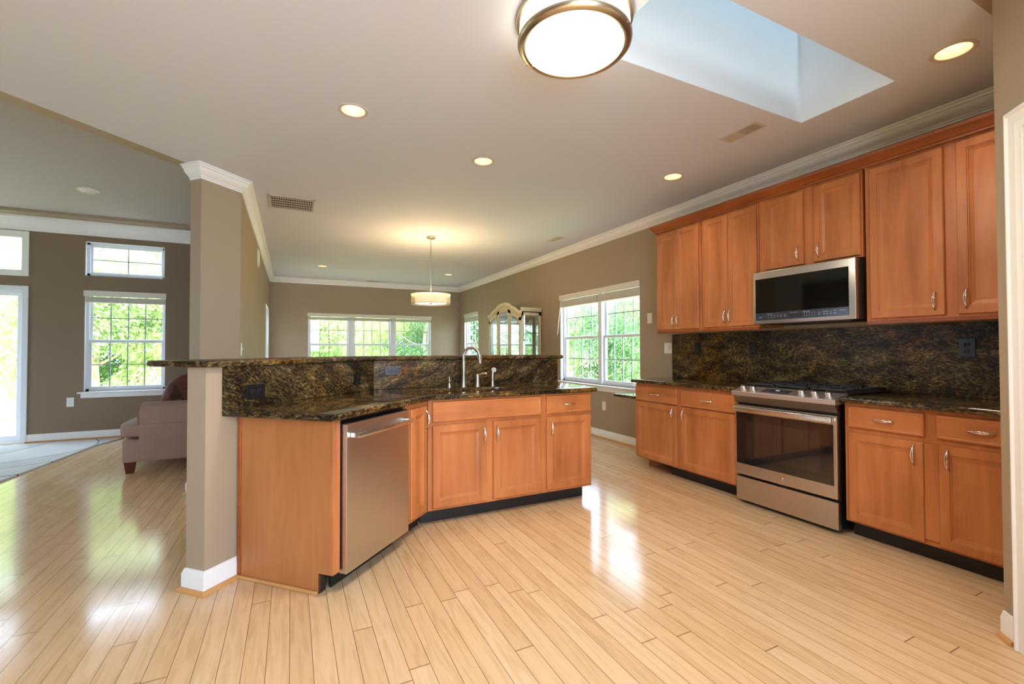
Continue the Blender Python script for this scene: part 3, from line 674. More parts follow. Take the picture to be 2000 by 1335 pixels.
def cabinet(label, origin, rotz, w, d, z0, z1, toe=True, group=None, toe_x=(0, None), name='base_cabinet', body=None):
    r = thing(name, label, 'cabinet', origin, rotz, group)
    m = MB(); m.box(0, w, 0.0, d, z0, z1, 0.0015, 1); m.build('body', 'cab', r)
    if toe:
        m = MB(); m.box(toe_x[0], toe_x[1] if toe_x[1] is not None else w, 0.088, 0.10, 0.0, z0); m.build('toe_kick', 'toe', r)
        m = MB(); m.box(toe_x[0], toe_x[1] if toe_x[1] is not None else w, 0.10, d, 0.0, z0-0.002); m.build('plinth', 'panel', r)
    return r
Z0, Z1 = 0.105, 0.876

# right wall, left base unit (front faces -X)
c = cabinet('maple base cabinet with two drawers between the range and the window', (XC, 3.73, 0), HALF_R, 1.215, 0.605, Z0, Z1, True, toe_x=(0.40, None))
drawer(c, 0.01, 0.57, 0.700, 0.845); drawer(c, 0.62, 1.205, 0.700, 0.845)
cab_door(c, 0.01, 0.57, 0.118, 0.688, (0.53, 0.615)); cab_door(c, 0.62, 1.205, 0.118, 0.688, (0.66, 0.615))
m = MB(); m.box(0.075, 0.087, 0.10, 0.59, 0.0, Z0-0.002); m.build('side_panel', 'panel', c)
# right base unit
c = cabinet('maple base cabinet with two drawers beside the right wall corner', (XC, 1.722, 0), HALF_R, 0.855, 0.605, Z0, Z1)
drawer(c, 0.025, 0.42, 0.720, 0.852); drawer(c, 0.475, 0.845, 0.720, 0.852)
cab_door(c, 0.025, 0.415, 0.118, 0.688, (0.372, 0.61)); cab_door(c, 0.482, 0.845, 0.118, 0.688, (0.495+0.03, 0.61))
m = MB(); m.box(0.417, 0.480, -0.012, 0.0, 0.14, 0.684); m.build('filler_strip', 'cab', c)
# uppers
UZ0, UZ1 = 1.415, 2.48
def upper(label, ytop, w, doors, z0=UZ0, rail=True):
    r = thing('wall_cabinet', label, 'cabinet', (XU, ytop, 0), HALF_R)
    m = MB(); m.box(0, w, 0, 0.325, z0, UZ1, 0.0015, 1); m.build('body', 'cab', r)
    for x0, x1, h in doors: cab_door(r, x0, x1, z0+0.015, 2.452, (h, z0+0.105))
    if rail:
        m = MB(); m.box(0, w, -0.003, 0.016, z0-0.022, z0, 0.002); m.build('light_rail', 'cab_dark', r)
    return r
upper('maple wall cabinet with narrow doors, closest to the window', 3.70, 0.585, [(0.008, 0.275, 0.248), (0.279, 0.560, 0.306)])
upper('maple wall cabinet between the narrow one and the microwave', 3.108, 0.592, [(0.030, 0.294, 0.270), (0.298, 0.580, 0.322)])
upper('short maple wall cabinet directly above the microwave', 2.511, 0.772, [(0.056, 0.376, 0.338), (0.452, 0.764, 0.492)], z0=1.865, rail=False)
upper('tall maple wall cabinet at the right end', 1.722, 0.86, [(0.030, 0.420, 0.375), (0.480, 0.85, 0.520)])
CC = [(0, 2.470), (0.006, 2.470), (0.008, 2.482), (0.016, 2.486), (0.030, 2.510), (0.046, 2.526), (0.05, 2.545), (0, 2.545)]
m = MB(); m.sweep([(XW-0.005, 3.701), (XU-0.0195, 3.701), (XU-0.0195, 0.862)], CC)
tag(m.build('cabinet_crown', 'cab_dark', smooth=30), 'dark maple crown moulding running along the tops of the wall cabinets', 'moulding')

# sink base unit
c = cabinet('wide maple sink base cabinet in the island', (XB, YS, 0), 0, XS-XB, 0.605, Z0, Z1, toe_x=(-0.03, XS-XB-0.03))
drawer(c, 0.03, 0.895, 0.722, 0.862, False, name='false_drawer'); drawer(c, 0.948, 1.365, 0.722, 0.862)
cab_door(c, 0.03, 0.435, 0.124, 0.696, (0.415, 0.607)); cab_door(c, 0.49, 0.895, 0.124, 0.696, (0.518, 0.607)); cab_door(c, 0.948, 1.365, 0.124, 0.696, (0.985, 0.607))
# narrow angled cabinet
D0 = (PE[0], PE[1], 0); RD = math.pi/4
def dpt(s, y=0.0): return (PE[0]+R2*s-R2*y, PE[1]+R2*s+R2*y, 0)
c = cabinet('narrow maple angled cabinet between dishwasher and sink base', dpt(0.658), RD, 0.276, 0.30, Z0, Z1, toe_x=(0.0, 0.30))
cab_door(c, 0.045, 0.245, 0.13, 0.842, (0.222, 0.755))
# end panel of island
c = thing('end_panel', 'maple end panel closing the island beside the dishwasher', 'cabinet', D0, RD)
m = MB(); m.box(0.0, 0.052, 0.0, 0.02, Z0, Z1, 0.001, 1); m.build('face_stile', 'cab', c)
m = MB(); m.xprism([(0.018, Z0), (0.088, Z0), (0.088, 0.0), (0.628, 0.0), (0.628, Z1), (0.018, Z1)], 0.0, 0.018); m.build('side_panel', 'panel', c)
m = MB(); m.box(0.001, 0.052, 0.088, 0.10, 0.0, Z0); m.build('toe_kick', 'toe', c)
m = MB(); m.box(-0.008, 0.0, 0.606, 0.628, 0.02, Z1, 0.001, 1); m.build('scribe_strip', 'cab_dark', c)
m = MB(); m.box(-0.016, 0.0, 0.09, 0.625, 0.0, 0.018, 0.006); m.build('shoe_strip', 'shoe', c)

# dishwasher
c = thing('dishwasher', 'stainless dishwasher with bar handle in the angled island run', 'dishwasher', dpt(0.056), RD)
m = MB(); m.box(0.0, 0.596, 0.02, 0.57, 0.10, 0.868); m.build('tub', 'black', c)
m = MB(); m.box(0.006, 0.590, -0.032, 0.018, 0.088, 0.848, 0.004, 2); pn = m.build('front_panel', 'steel_v', c)
m = MB(); m.box(0.02, 0.576, 0.075, 0.09, 0.0, 0.10); m.build('toe_kick', 'toe', c)
m = MB(); m.box(0.012, 0.584, -0.028, 0.018, 0.8485, 0.853); m.build('control_strip', 'black', c)
m = MB(); m.box(0.035, 0.565, -0.085, -0.069, 0.775, 0.801, 0.005, 2); m.box(0.035, 0.058, -0.080, -0.032, 0.776, 0.800, 0.003); m.box(0.542, 0.565, -0.080, -0.032, 0.776, 0.800, 0.003); m.build('handle', 'steel_bright', c, smooth=40)

# ------------------------------------------------------------------ granite
FC = (0.173, 2.358); LB = (-0.327, 2.8142)
sink_o = []
for i in range(40):
    a = 2*math.pi*i/40; ca, sa = math.cos(a), math.sin(a)
    sink_o.append((1.285+0.355*math.copysign(abs(ca)**0.55, ca), 3.345+0.165*math.copysign(abs(sa)**0.55, sa)))
outer = [LB, (FC[0]-0.012, FC[1]+0.012), (FC[0]+0.010, FC[1]-0.002), (FC[0]+0.028, FC[1]+0.014), (0.8695, 3.055), (2.27, 3.055), (2.29, 3.075), (2.29, 3.719), (0.5795, 3.719)]
m = MB(); m.slab(outer, [sink_o], 0.8765, 0.914, 0.011, 3)
tag(m.build('countertop', 'granite_top', smooth=40), 'polished brown granite island countertop with the sink cut into it', 'countertop')
m = MB(); m.slab([(3.243, 3.765), (3.889, 3.765), (3.889, 2.514), (3.243, 2.514)], [], 0.8765, 0.914, 0.011, 3)
tag(m.build('countertop', 'granite_top', smooth=40), 'brown granite countertop between the range and the window', 'countertop')
m = MB(); m.slab([(3.243, 1.736), (3.889, 1.736), (3.889, 0.832), (3.243, 0.832)], [], 0.8765, 0.914, 0.011, 3)
tag(m.build('countertop', 'granite_top', smooth=40), 'brown granite countertop right of the range', 'countertop')
m = MB(); m.slab([(3.25, 4.06), (3.889, 4.06), (3.889, 3.735), (3.25, 3.735)], [], 0.70, 0.733, 0.010, 3)
tag(m.build('desk_slab', 'granite_top', smooth=40), 'low brown granite desk slab beyond the base cabinet by the window', 'countertop')
# raised bar top
def off(d): return 3.141+d*math.sqrt(2)     # y = x + off, d behind (+) the half wall front
bf = 3.141-0.04*math.sqrt(2); bb_ = bf+0.43*math.sqrt(2)
lf = (-0.383, 2.702); lb = (-0.687, 3.006)
m = MB(); m.slab([(lf[0]-0.01, lf[1]+0.01), (lf[0]+0.014, lf[1]+0.006), (3.68-bf, 3.68), (2.34, 3.68), (2.345, 3.69), (2.345, 4.11), (4.11-bb_, 4.11), (lb[0]+0.02, lb[1]+0.018), (lb[0]-0.002, lb[1]+0.0)], [], 1.1405, 1.1745, 0.012, 3)
tag(m.build('bar_top', 'granite', smooth=40), 'raised brown granite bar top bent along the island wall', 'countertop')
# backsplashes
g = 0.0005
m = MB(); s0 = (-0.327, 2.814)
m.prism([(s0[0]+g, s0[1]-g), (0.579+g, 3.72-g), (0.579+0.0205*0.4142, 3.72-0.0205), (s0[0]+0.0145, s0[1]-0.0145)], 0.9145, 1.140)
tag(m.build('backsplash', 'granite2'), 'granite backsplash on the angled part of the island wall', 'backsplash')
m = MB(); m.box(0.5885, 2.29, 3.6995, 3.7195, 0.9145, 1.140)
tag(m.build('backsplash', 'granite'), 'granite backsplash behind the sink faucet', 'backsplash')
m = MB(); m.box(XW-0.0205, XW-0.0005, 0.832, 3.80, 0.9145, 1.392)
tag(m.build('backsplash', 'granite'), 'tall granite backsplash behind the range under the wall cabinets', 'backsplash')

# sink, faucet set
c = thing('sink', 'undermount stainless sink in the island countertop', 'sink', (1.285, 3.345, 0.876))
m = MB()
def so(r, n=40): return [((0.355+r)*math.copysign(abs(math.cos(2*math.pi*i/n))**0.55, math.cos(2*math.pi*i/n)), (0.165+r)*math.copysign(abs(math.sin(2*math.pi*i/n))**0.55, math.sin(2*math.pi*i/n))) for i in range(n)]
prev = None
for r_, z_ in ((0.02, -0.001), (0.004, -0.001), (0.0, -0.012), (-0.012, -0.14), (-0.04, -0.165), (-0.10, -0.168)):
    ring = [m.b.verts.new((x, y, z_)) for x, y in so(r_)]
    if prev:
        for i in range(40): m.b.faces.new((prev[i], prev[(i+1) % 40], ring[(i+1) % 40], ring[i]))
    prev = ring
m.b.faces.new(prev[::-1]); m.build('basin', 'sink', c, smooth=40)
m = MB(); m.lathe([(0.04, -0.1675), (0.035, -0.163), (0.012, -0.166), (0.0, -0.166)], seg=24); m.build('drain', 'chrome', c, smooth=40)
def on(label, name, x, y): return thing(name, label, 'faucet', (x, y, 0.914))
c = on('brushed nickel gooseneck faucet on the island countertop', 'faucet', 1.30, 3.59)
m = MB(); m.lathe([(0.027, 0), (0.027, 0.006), (0.022, 0.012), (0.019, 0.05), (0.0165, 0.10), (0.019, 0.15), (0.021, 0.185), (0.017, 0.21), (0.014, 0.22)]); m.build('base', 'nickel', c, smooth=50)
m = MB(); pts = [(0, 0, 0.20), (0, 0, 0.235)]
for i in range(13):
    a = math.pi*i/12; pts.append((0.055-0.055*math.cos(a), -0.045*(1-math.cos(a))*0.9, 0.255+0.075*math.sin(a)))
pts += [(0.113, -0.084, 0.222), (0.114, -0.085, 0.20)]
m.tube(pts, [0.0135]*10+[0.014]*3+[0.0155]*2+[0.017]*2, 16); m.build('spout', 'nickel', c, smooth=50)
c = on('small lever tap right of the gooseneck faucet', 'tap_lever', 1.425, 3.59)
m = MB(); m.lathe([(0.027, 0), (0.027, 0.006), (0.021, 0.012), (0.021, 0.072), (0.0215, 0.075), (0.021, 0.078), (0.021, 0.09), (0.014, 0.105), (0, 0.108)]); m.build('base', 'nickel', c, smooth=50)
m = MB(); m.tube([(0, 0, 0.09), (0.03, -0.03, 0.107), (0.052, -0.05, 0.11), (0.062, -0.058, 0.108)], [0.010, 0.011, 0.013, 0.010], 12); m.build('lever', 'chrome', c, smooth=50)
c = on('side sprayer standing right of the lever tap', 'side_sprayer', 1.565, 3.59)
m = MB(); m.lathe([(0.022, 0), (0.022, 0.005), (0.017, 0.012), (0.0155, 0.03), (0.013, 0.05)]); m.build('base', 'nickel', c, smooth=50)
m = MB(); m.tube([(0, 0, 0.045), (0, 0, 0.09), (0.002, 0.002, 0.115), (0.006, -0.002, 0.13)], [0.012, 0.0165, 0.015, 0.012], 14); m.tube([(0.010, 0.012, 0.137), (0.006, -0.016, 0.139)], [0.018, 0.021], 20); m.tube([(0.006, -0.014, 0.139), (0.0055, -0.018, 0.139)], [0.012, 0.010], 16); m.build('spray_head', 'nickel', c, smooth=50)
c = on('slim soap pump left of the gooseneck faucet', 'soap_dispenser', 1.175, 3.59); c['category'] = 'soap dispenser'
m = MB(); m.lathe([(0.021, 0), (0.021, 0.008), (0.014, 0.026), (0.008, 0.036), (0.008, 0.045), (0.013, 0.052), (0.013, 0.058), (0.006, 0.064), (0.005, 0.078), (0.0015, 0.09), (0, 0.09)]); m.build('pump', 'nickel', c, smooth=50)

# ------------------------------------------------------------------ range
c = thing('range', 'stainless slide-in gas range with dark oven glass', 'range', (3.245, 2.508, 0), HALF_R)
W = 0.765
m = MB(); m.box(0.004, W-0.004, 0.03, 0.62, 0.03, 0.90); m.build('body', 'black', c)
m = MB()
for x in (0.05, W-0.05):
    for y in (0.09, 0.55): m = MB(); m.lathe([(0.018, 0.0), (0.018, 0.03)], x, y, 0, 12); m.build('foot', 'black', c)
m = MB(); m.box(0.004, W-0.004, -0.008, 0.03, 0.030, 0.212, 0.003); m.build('drawer', 'steel', c)
dr = MB(); dr.box(0.004, W-0.004, -0.012, 0.03, 0.232, 0.782, 0.003); dr = dr.build('oven_door', 'steel', c)
m = MB(); m.box(0.014, W-0.026, -0.0145, -0.011, 0.318, 0.722, 0.002); m.build('oven_window', 'oven_glass', dr)
m = MB(); m.box(0.10, W-0.11, -0.0150, -0.0135, 0.38, 0.66, 0.0005); m.build('inner_window', plain('oven_inner_glass', lin(48, 40, 36), 0.04, spec=0.9), dr)
m = MB(); m.box(0.015, W-0.015, -0.062, -0.044, 0.735, 0.775, 0.008, 3); m.box(0.02, 0.045, -0.05, -0.011, 0.742, 0.768, 0.004); m.box(W-0.045, W-0.02, -0.05, -0.011, 0.742, 0.768, 0.004); m.build('handle', 'steel_bright', dr, smooth=40)
m = MB(); m.lathe([(0.0, 0.0125), (0.0135, 0.0125), (0.0145, 0.0145), (0.012, 0.0155), (0.0, 0.0155)], W/2, 0.0, 0.275, 24, 'y'); bdg = m.build('badge', 'chrome', dr, smooth=40)
m = MB(); pts = [(W/2+0.006*math.cos(t)*(1 if t < 6.3 else 0.5), -0.0165, 0.275+0.008*math.sin(t)) for t in [i*0.35 for i in range(19)]]
m.tube(pts, 0.0009, 6); m.build('badge_script', 'slot', bdg)
# curved underside and control panel
m = MB(); m.xprism([(0.03, 0.802), (-0.004, 0.802), (-0.009, 0.818), (-0.022, 0.84), (-0.034, 0.858), (0.03, 0.858)], 0.004, W-0.004); m.build('control_underside', 'steel_dark', c)
cp_ = MB(); cp_.xprism([(-0.046, 0.858), (-0.046, 0.888), (-0.040, 0.892), (0.095, 0.926), (0.10, 0.926), (0.10, 0.858)], -0.006, W+0.006, 0.002); cpo = cp_.build('control_panel', 'steel_top', c)
sl_a = math.atan2(0.034, 0.135)
def tiltpt(x, t, h=0.0): # t = distance along the tilted face from its front edge
    return (x, -0.040+t*math.cos(sl_a)-h*math.sin(sl_a), 0.892+t*math.sin(sl_a)+h*math.cos(sl_a))
for x in (0.062, 0.145, 0.520, 0.610, 0.700):
    m = MB(); m.lathe([(0.026, 0), (0.026, 0.004), (0.021, 0.006)], seg=24); m.lathe([(0.0215, 0.006), (0.022, 0.010), (0.020, 0.026), (0.017, 0.030), (0, 0.030)], seg=24)
    k_ = m.build('knob', 'steel_bright', cpo, smooth=40); k_.location = tiltpt(x, 0.058); k_.rotation_euler = (sl_a, 0, 0)
    m = MB(); m.box(-0.006, 0.006, -0.020, 0.020, 0.0305, 0.040, 0.002); m.build('knob_grip', 'steel_dark', cpo).matrix_local = Matrix.Translation(tiltpt(x, 0.058)) @ Matrix.Rotation(sl_a, 4, 'X')
m = MB(); m.box(-0.105, 0.105, -0.034, 0.034, 0, 0.0015, 0.0005); dsp = m.build('display', 'mw_strip', cpo); dsp.location = tiltpt(0.325, 0.070); dsp.rotation_euler = (sl_a, 0, 0)
m = MB()
for i, ch in enumerate('1235'):
    pass
segs = {'a': (0, 1, 0), 'g': (0, 0, 0), 'd': (0, -1, 0)}
def seven(m, x, y, ch, s=0.005, t=0.0013, z=0.0016):
    tab = {'0': 'abcdef', '1': 'bc', '2': 'abged', '3': 'abgcd', '4': 'fgbc', '5': 'afgcd', '6': 'afgedc', '7': 'abc', '8': 'abcdefg', '9': 'abfgcd'}
    for q in tab[ch]:
        if q in 'agd':
            yy = y+{'a': 2*s, 'g': s, 'd': 0}[q]; m.box(x, x+s, yy-t/2, yy+t/2, z, z+0.0004)
        else:
            xx = x+(s if q in 'bc' else 0); yy = y+(s if q in 'bf' else 0); m.box(xx-t/2, xx+t/2, yy, yy+s, z, z+0.0004)
for i, ch in enumerate('1026'): seven(m, -0.016+i*0.0085+(0.002 if i > 1 else 0), 0.006, ch)
m.build('clock_digits', 'digits', dsp)
m = MB()
random.seed(5)
for i in range(6):
    for yy in (-0.016, 0.004):
        xx = (-0.088+i*0.014) if i < 3 else (0.045+(i-3)*0.018); m.box(xx, xx+0.007, yy, yy+0.0025, 0.0016, 0.0019)
for xx in (-0.03, -0.01, 0.012): m.box(xx, xx+0.008, -0.022, -0.0195, 0.0016, 0.0019)
m.build('button_marks', 'print', dsp)
# cooktop and grates
m = MB(); m.box(-0.010, W+0.010, 0.10, 0.622, 0.9145, 0.928, 0.004); m.build('cooktop', 'black', c)
for cx_, cy_, r_ in ((0.16, 0.22, 0.045), (0.16, 0.49, 0.035), (0.383, 0.355, 0.05), (0.61, 0.22, 0.05), (0.61, 0.49, 0.035)):
    m = MB(); m.lathe([(r_, 0.928), (r_, 0.934), (r_*0.8, 0.94), (0, 0.94)], cx_, cy_, 0, 24); m.build('burner', 'iron', c, smooth=40)
for gx0, gx1 in ((0.010, 0.250), (0.258, 0.508), (0.516, W-0.010)):
    m = MB(); za, zb = 0.938, 0.952
    m.box(gx0, gx1, 0.115, 0.130, za, zb, 0.003); m.box(gx0, gx1, 0.600, 0.615, za, zb, 0.003)
    m.box(gx0, gx0+0.014, 0.115, 0.615, za, zb, 0.003); m.box(gx1-0.014, gx1, 0.115, 0.615, za, zb, 0.003)
    m.box(gx0, gx1, 0.358, 0.372, za, zb, 0.003); xm = (gx0+gx1)/2
    m.box(xm-0.006, xm+0.006, 0.12, 0.20, za+0.002, zb+0.002); m.box(xm-0.006, xm+0.006, 0.28, 0.44, za+0.002, zb+0.002); m.box(xm-0.006, xm+0.006, 0.53, 0.61, za+0.002, zb+0.002)
    for yy in (0.24, 0.49): m.box(gx0, gx0+0.075, yy-0.006, yy+0.006, za+0.002, zb+0.002); m.box(gx1-0.075, gx1, yy-0.006, yy+0.006, za+0.002, zb+0.002)
    for xx in (gx0+0.006, gx1-0.006):
        for yy in (0.122, 0.608): m.box(xx-0.006, xx+0.006, yy-0.006, yy+0.006, 0.928, za+0.001)
    for i in range(9): m.box(gx1-0.013, gx1-0.001, 0.15+i*0.052, 0.165+i*0.052, zb-0.001, zb+0.003) if gx0 > 0.5 else None
    m.build('grate', 'iron', c)

# microwave
c = thing('microwave', 'stainless over-the-range microwave with black glass door', 'microwave', (3.475, 2.508, 0), HALF_R)
z0, z1 = 1.430, 1.862
m = MB(); m.box(0.002, W-0.002, 0.03, 0.39, z0+0.004, z1, 0.002); m.build('body', plain('dark_steel_side', (0.22, 0.20, 0.20, 1), 0.3, 0.9), c)
fr = MB(); fr.box(0, W, -0.004, 0.03, z0, z1-0.004, 0.006, 3); fr = fr.build('front_frame', 'steel', c, smooth=40)
m = MB(); m.box(0.022, 0.722, -0.0070, -0.003, 1.520, 1.800, 0.002); m.build('door_glass', 'mw_glass', fr)
cs = MB(); cs.box(0.022, 0.722, -0.0072, -0.003, 1.460, 1.5195, 0.002); cs = cs.build('control_strip', 'mw_strip', fr)
m = MB(); m.box(0.30, 0.40, -0.0080, -0.0068, 1.474, 1.498); m.build('display_window', 'display', cs)
m = MB(); y = -0.0080
def mark(x, z, w=0.012, h=0.0025): m.box(x, x+w, y, -0.0068, z, z+h)
mark(0.052, 1.483, 0.028, 0.004)
mark(0.125, 1.506, 0.04, 0.003)
for i, x in enumerate((0.13, 0.155, 0.18)): mark(x, 1.494); mark(x, 1.480)
for x in (0.235, 0.265): mark(x, 1.494); mark(x, 1.482, 0.009, 0.006)
mark(0.31, 1.506, 0.06, 0.0016)
for i in range(5): mark(0.418+i*0.018, 1.494, 0.004, 0.005); mark(0.418+i*0.018, 1.476, 0.004, 0.005)
mark(0.41, 1.507, 0.05, 0.003)
for x in (0.52, 0.555, 0.575, 0.60): mark(x, 1.494, 0.012, 0.003); mark(x, 1.478, 0.010, 0.006)
mark(0.55, 1.500, 0.04, 0.0016); mark(0.625, 1.497, 0.014, 0.006); mark(0.625, 1.478, 0.014, 0.006); mark(0.665, 1.498, 0.04, 0.004)
m.build('button_marks', 'print', cs)
m = MB(); m.box(0.208, 0.220, y, -0.0068, 1.484, 1.492); m.build('cancel_mark', 'print_red', cs)
m = MB(); m.box(0.05, W-0.05, 0.03, 0.36, z0-0.004, z0+0.003); m.build('vent_grille', 'black', c)

# ------------------------------------------------------------------ outlets, switches
def plate(label, cat, origin, rotz, w, h, mat='plate', kind='outlet', horizontal=False, name=None):
    r = thing(name or ('wall_outlet' if kind == 'outlet' else 'light_switch'), label, cat, origin, rotz)
    m = MB(); m.box(-w/2, w/2, -0.006, -0.0005, -h/2, h/2, 0.002); m.build('cover_plate', mat, r)
    dark = mat == 'plate_black'
    if kind == 'outlet':
        for s in (-1, 1):
            m = MB(); cx, cz = (s*0.020, 0) if horizontal else (0, s*0.020)
            m.box(cx-0.0135, cx+0.0135, -0.0075, -0.005, cz-0.0135, cz+0.0135, 0.003); rc = m.build('receptacle', 'toe' if dark else mat, r)
            m = MB()
            for q in (-1, 1): m.box(cx+q*0.006-0.0012, cx+q*0.006+0.0012, -0.0080, -0.006, cz-0.003, cz+0.006)
            m.build('slots', 'slot' if not dark else 'mw_glass', rc)
    elif kind == 'rocker':
        m = MB(); m.box(w*0.05, w*0.38, -0.009, -0.005, -h*0.30, h*0.30, 0.002); m.build('rocker', 'almond', r)
        m = MB(); m.box(-w*0.38, -w*0.05, -0.009, -0.005, -h*0.30, h*0.30, 0.002); m.build('rocker', mat, r)
    elif kind == 'toggle':
        m = MB(); m.box(-0.004, 0.004, -0.016, -0.005, -0.008, 0.010, 0.001); m.build('toggle', mat, r)
    return r
GX = XW-0.0205
plate('black outlet in the tall backsplash, leftmost near the window end', 'outlet', (GX, 3.44, 1.235), HALF_R, 0.075, 0.12, 'plate_black')
plate('black outlet in the tall backsplash just left of the microwave', 'outlet', (GX, 2.80, 1.235), HALF_R, 0.075, 0.12, 'plate_black')
plate('black outlet in the tall backsplash right of the range', 'outlet', (GX, 1.315, 1.232), HALF_R, 0.08, 0.12, 'plate_black')
def dsp_(s, z): return (F1[0]+R2*s+0.0145, F1[1]+R2*s-0.0145, z)
plate('black outlet set sideways in the angled splash near the island end', 'outlet', dsp_(0.275, 0.998), RD, 0.12, 0.075, 'plate_black', horizontal=True)
plate('black outlet in the angled splash near the corner seam', 'outlet', dsp_(1.155, 1.01), RD, 0.075, 0.085, 'plate_black')
plate('grey outlet set sideways in the splash left of the faucet', 'outlet', (0.73, 3.6990, 1.060), 0, 0.115, 0.07, plain('slate_grey_plate', lin(62, 62, 72), 0.3), horizontal=True)
plate('white outlet on the brown wall left of the sofa', 'outlet', (-2.722, YL, 0.52), 0, 0.078, 0.125)
plate('white blank plate on the wall below the right window', 'outlet', (XW, 5.07, 0.445), HALF_R, 0.075, 0.12, kind='blank', name='wall_plate')
plate('white plate high on the wall left of the wall cabinets', 'wall plate', (XW, 4.17, 1.60), HALF_R, 0.08, 0.125, kind='blank', name='wall_plate')
plate('white double switch beside the granite backsplash', 'switch', (XW, 3.877, 1.24), HALF_R, 0.115, 0.12, kind='rocker')
plate('white light switch near the angled wall end above the bar', 'switch', (XL, 4.985, 1.235), math.pi/2, 0.08, 0.125, kind='toggle')
c = plate('white door chime box high on the divider wall', 'door chime', (XL, 7.28, 2.52), math.pi/2, 0.30, 0.24, kind='blank', name='door_chime')
m = MB(); m.box(-0.12, 0.12, -0.02, -0.006, -0.09, 0.09, 0.004); m.build('cover', 'plate', c)
# loose cable by the desk
m = MB(); m.tube([(XW-0.02, 3.96, 0.698), (XW-0.03, 3.97, 0.45), (XW-0.05, 3.99, 0.15), (XW-0.08, 4.02, 0.03), (XW-0.10, 4.10, 0.006), (XW-0.13, 4.20, 0.006)], 0.004, 8)
tag(m.build('loose_cable', 'cord', smooth=60), 'thin white cable hanging from the low desk slab to the floor', 'cable')

# ------------------------------------------------------------------ ceiling fixtures
def can(x, y, label, group):
    c = thing('recessed_light', label, 'ceiling light', (x, y, CEIL), 0, group)
    m = MB(); m.lathe([(0.074, 0.0), (0.078, -0.004), (0.094, -0.0045), (0.098, -0.001), (0.098, -0.0002), (0.074, -0.0002)], seg=36, ring_=True); m.build('trim_ring', 'vent', c, smooth=40)
    m = MB()
    rings = []
    for r_, z_ in ((0.0745, 0.0), (0.073, 0.03), (0.068, 0.07), (0.060, 0.09)):
        rings.append([m.b.verts.new((r_*math.cos(2*math.pi*i/32), r_*math.sin(2*math.pi*i/32), z_)) for i in range(32)])
    for a, b in zip(rings, rings[1:]):
        for i in range(32): m.b.faces.new((a[i], a[(i+1) % 32], b[(i+1) % 32], b[i]))
    m.build('reflector', 'can', c, smooth=60)
    m = MB(); m.lathe([(0.060, 0.089), (0.056, 0.078), (0.035, 0.068), (0.0, 0.064)], seg=32); m.build('bulb', 'bulb', c, smooth=60)
    ld = bpy.data.lights.new('can_lamp', 'SPOT'); ld.energy = LAMP_DOWN; ld.color = (1.0, 0.85, 0.68); ld.spot_size = math.radians(115); ld.spot_blend = 0.9; ld.shadow_soft_size = 0.05
    lo = bpy.data.objects.new('can_lamp', ld); C.objects.link(lo); lo.location = (0, 0, -0.006); lo.parent = c
    return c
cl = ['recessed ceiling light nearest the top left of the kitchen ceiling', 'recessed ceiling light above the island sink', 'recessed ceiling light in front of the left wall cabinets', 'recessed ceiling light at the top right by the wall corner', 'small recessed light in the left of the dining ceiling', 'small recessed light right of the pendant in the dining ceiling']
for (x, y), lb in zip(CANS, cl): can(x, y, lb, 'recessed ceiling lights')
# flush mount
c = thing('flush_light', 'round flush ceiling light with brass rings and glowing white glass', 'ceiling light', (1.215, 1.80, CEIL))
m = MB(); m.lathe([(0.262, -0.002), (0.276, -0.004), (0.280, -0.014), (0.276, -0.024), (0.262, -0.026)], seg=64, ring_=True); m.build('upper_ring', 'bronze', c, smooth=40)
m = MB()
prof = [(0.258, -0.026), (0.262, -0.045), (0.264, -0.075), (0.262, -0.100), (0.244, -0.118), (0.23, -0.127), (0.18, -0.138), (0.1, -0.146), (0.0, -0.148)]
m.lathe(prof, seg=64); m.build('glass_bowl', 'glow_glass', c, smooth=60)
m = MB(); r_ = []
for rr, zz in ((0.236, -0.112), (0.236, -0.132), (0.246, -0.136), (0.262, -0.130), (0.272, -0.118), (0.272, -0.108), (0.262, -0.104)):
    r_.append([m.b.verts.new((rr*math.cos(2*math.pi*i/64), rr*math.sin(2*math.pi*i/64), zz)) for i in range(64)])
for a, b in zip(r_, r_[1:]+r_[:1]):
    for i in range(64): m.b.faces.new((a[i], a[(i+1) % 64], b[(i+1) % 64], b[i]))
m.build('lower_ring', 'bronze', c, smooth=40)
m = MB()
for an in (2.07, 5.21): 
    ca, sa = math.cos(an), math.sin(an)
    m.tube([(ca*0.236, sa*0.236, -0.1345), (ca*0.274, sa*0.274, -0.119)], 0.003, 8)
m.build('ring_joint', 'chrome', c)
ld = bpy.data.lights.new('flush_lamp', 'AREA'); ld.shape = 'DISK'; ld.size = 0.4; ld.energy = LAMP_FLUSH; ld.color = (1.0, 0.88, 0.72)
lo = bpy.data.objects.new('flush_lamp', ld); C.objects.link(lo); lo.location = (0, 0, -0.16); lo.parent = c
# pendant
c = thing('pendant_light', 'double drum pendant lamp with sheer outer shade over the dining room', 'pendant lamp', (1.75, 6.165, CEIL))
m = MB(); m.lathe([(0.060, -0.001), (0.062, -0.012), (0.062, -0.022), (0.055, -0.030), (0.012, -0.034), (0.0, -0.034)], seg=32); m.build('canopy', 'nickel', c, smooth=40)
m = MB(); m.lathe([(0.007, -0.03), (0.007, -0.80)], seg=12); m.build('stem', 'nickel', c, smooth=60)
def drum(m, r, za, zb, seg=64, th=0.002):
    a = [[m.b.verts.new((rr*math.cos(2*math.pi*i/seg), rr*math.sin(2*math.pi*i/seg), z)) for i in range(seg)] for rr, z in ((r, za), (r, zb), (r-th, zb), (r-th, za))]
    for p, q in zip(a, a[1:]+a[:1]):
        for i in range(seg): m.b.faces.new((p[i], p[(i+1) % seg], q[(i+1) % seg], q[i]))
PT, PB = -0.81, -0.945
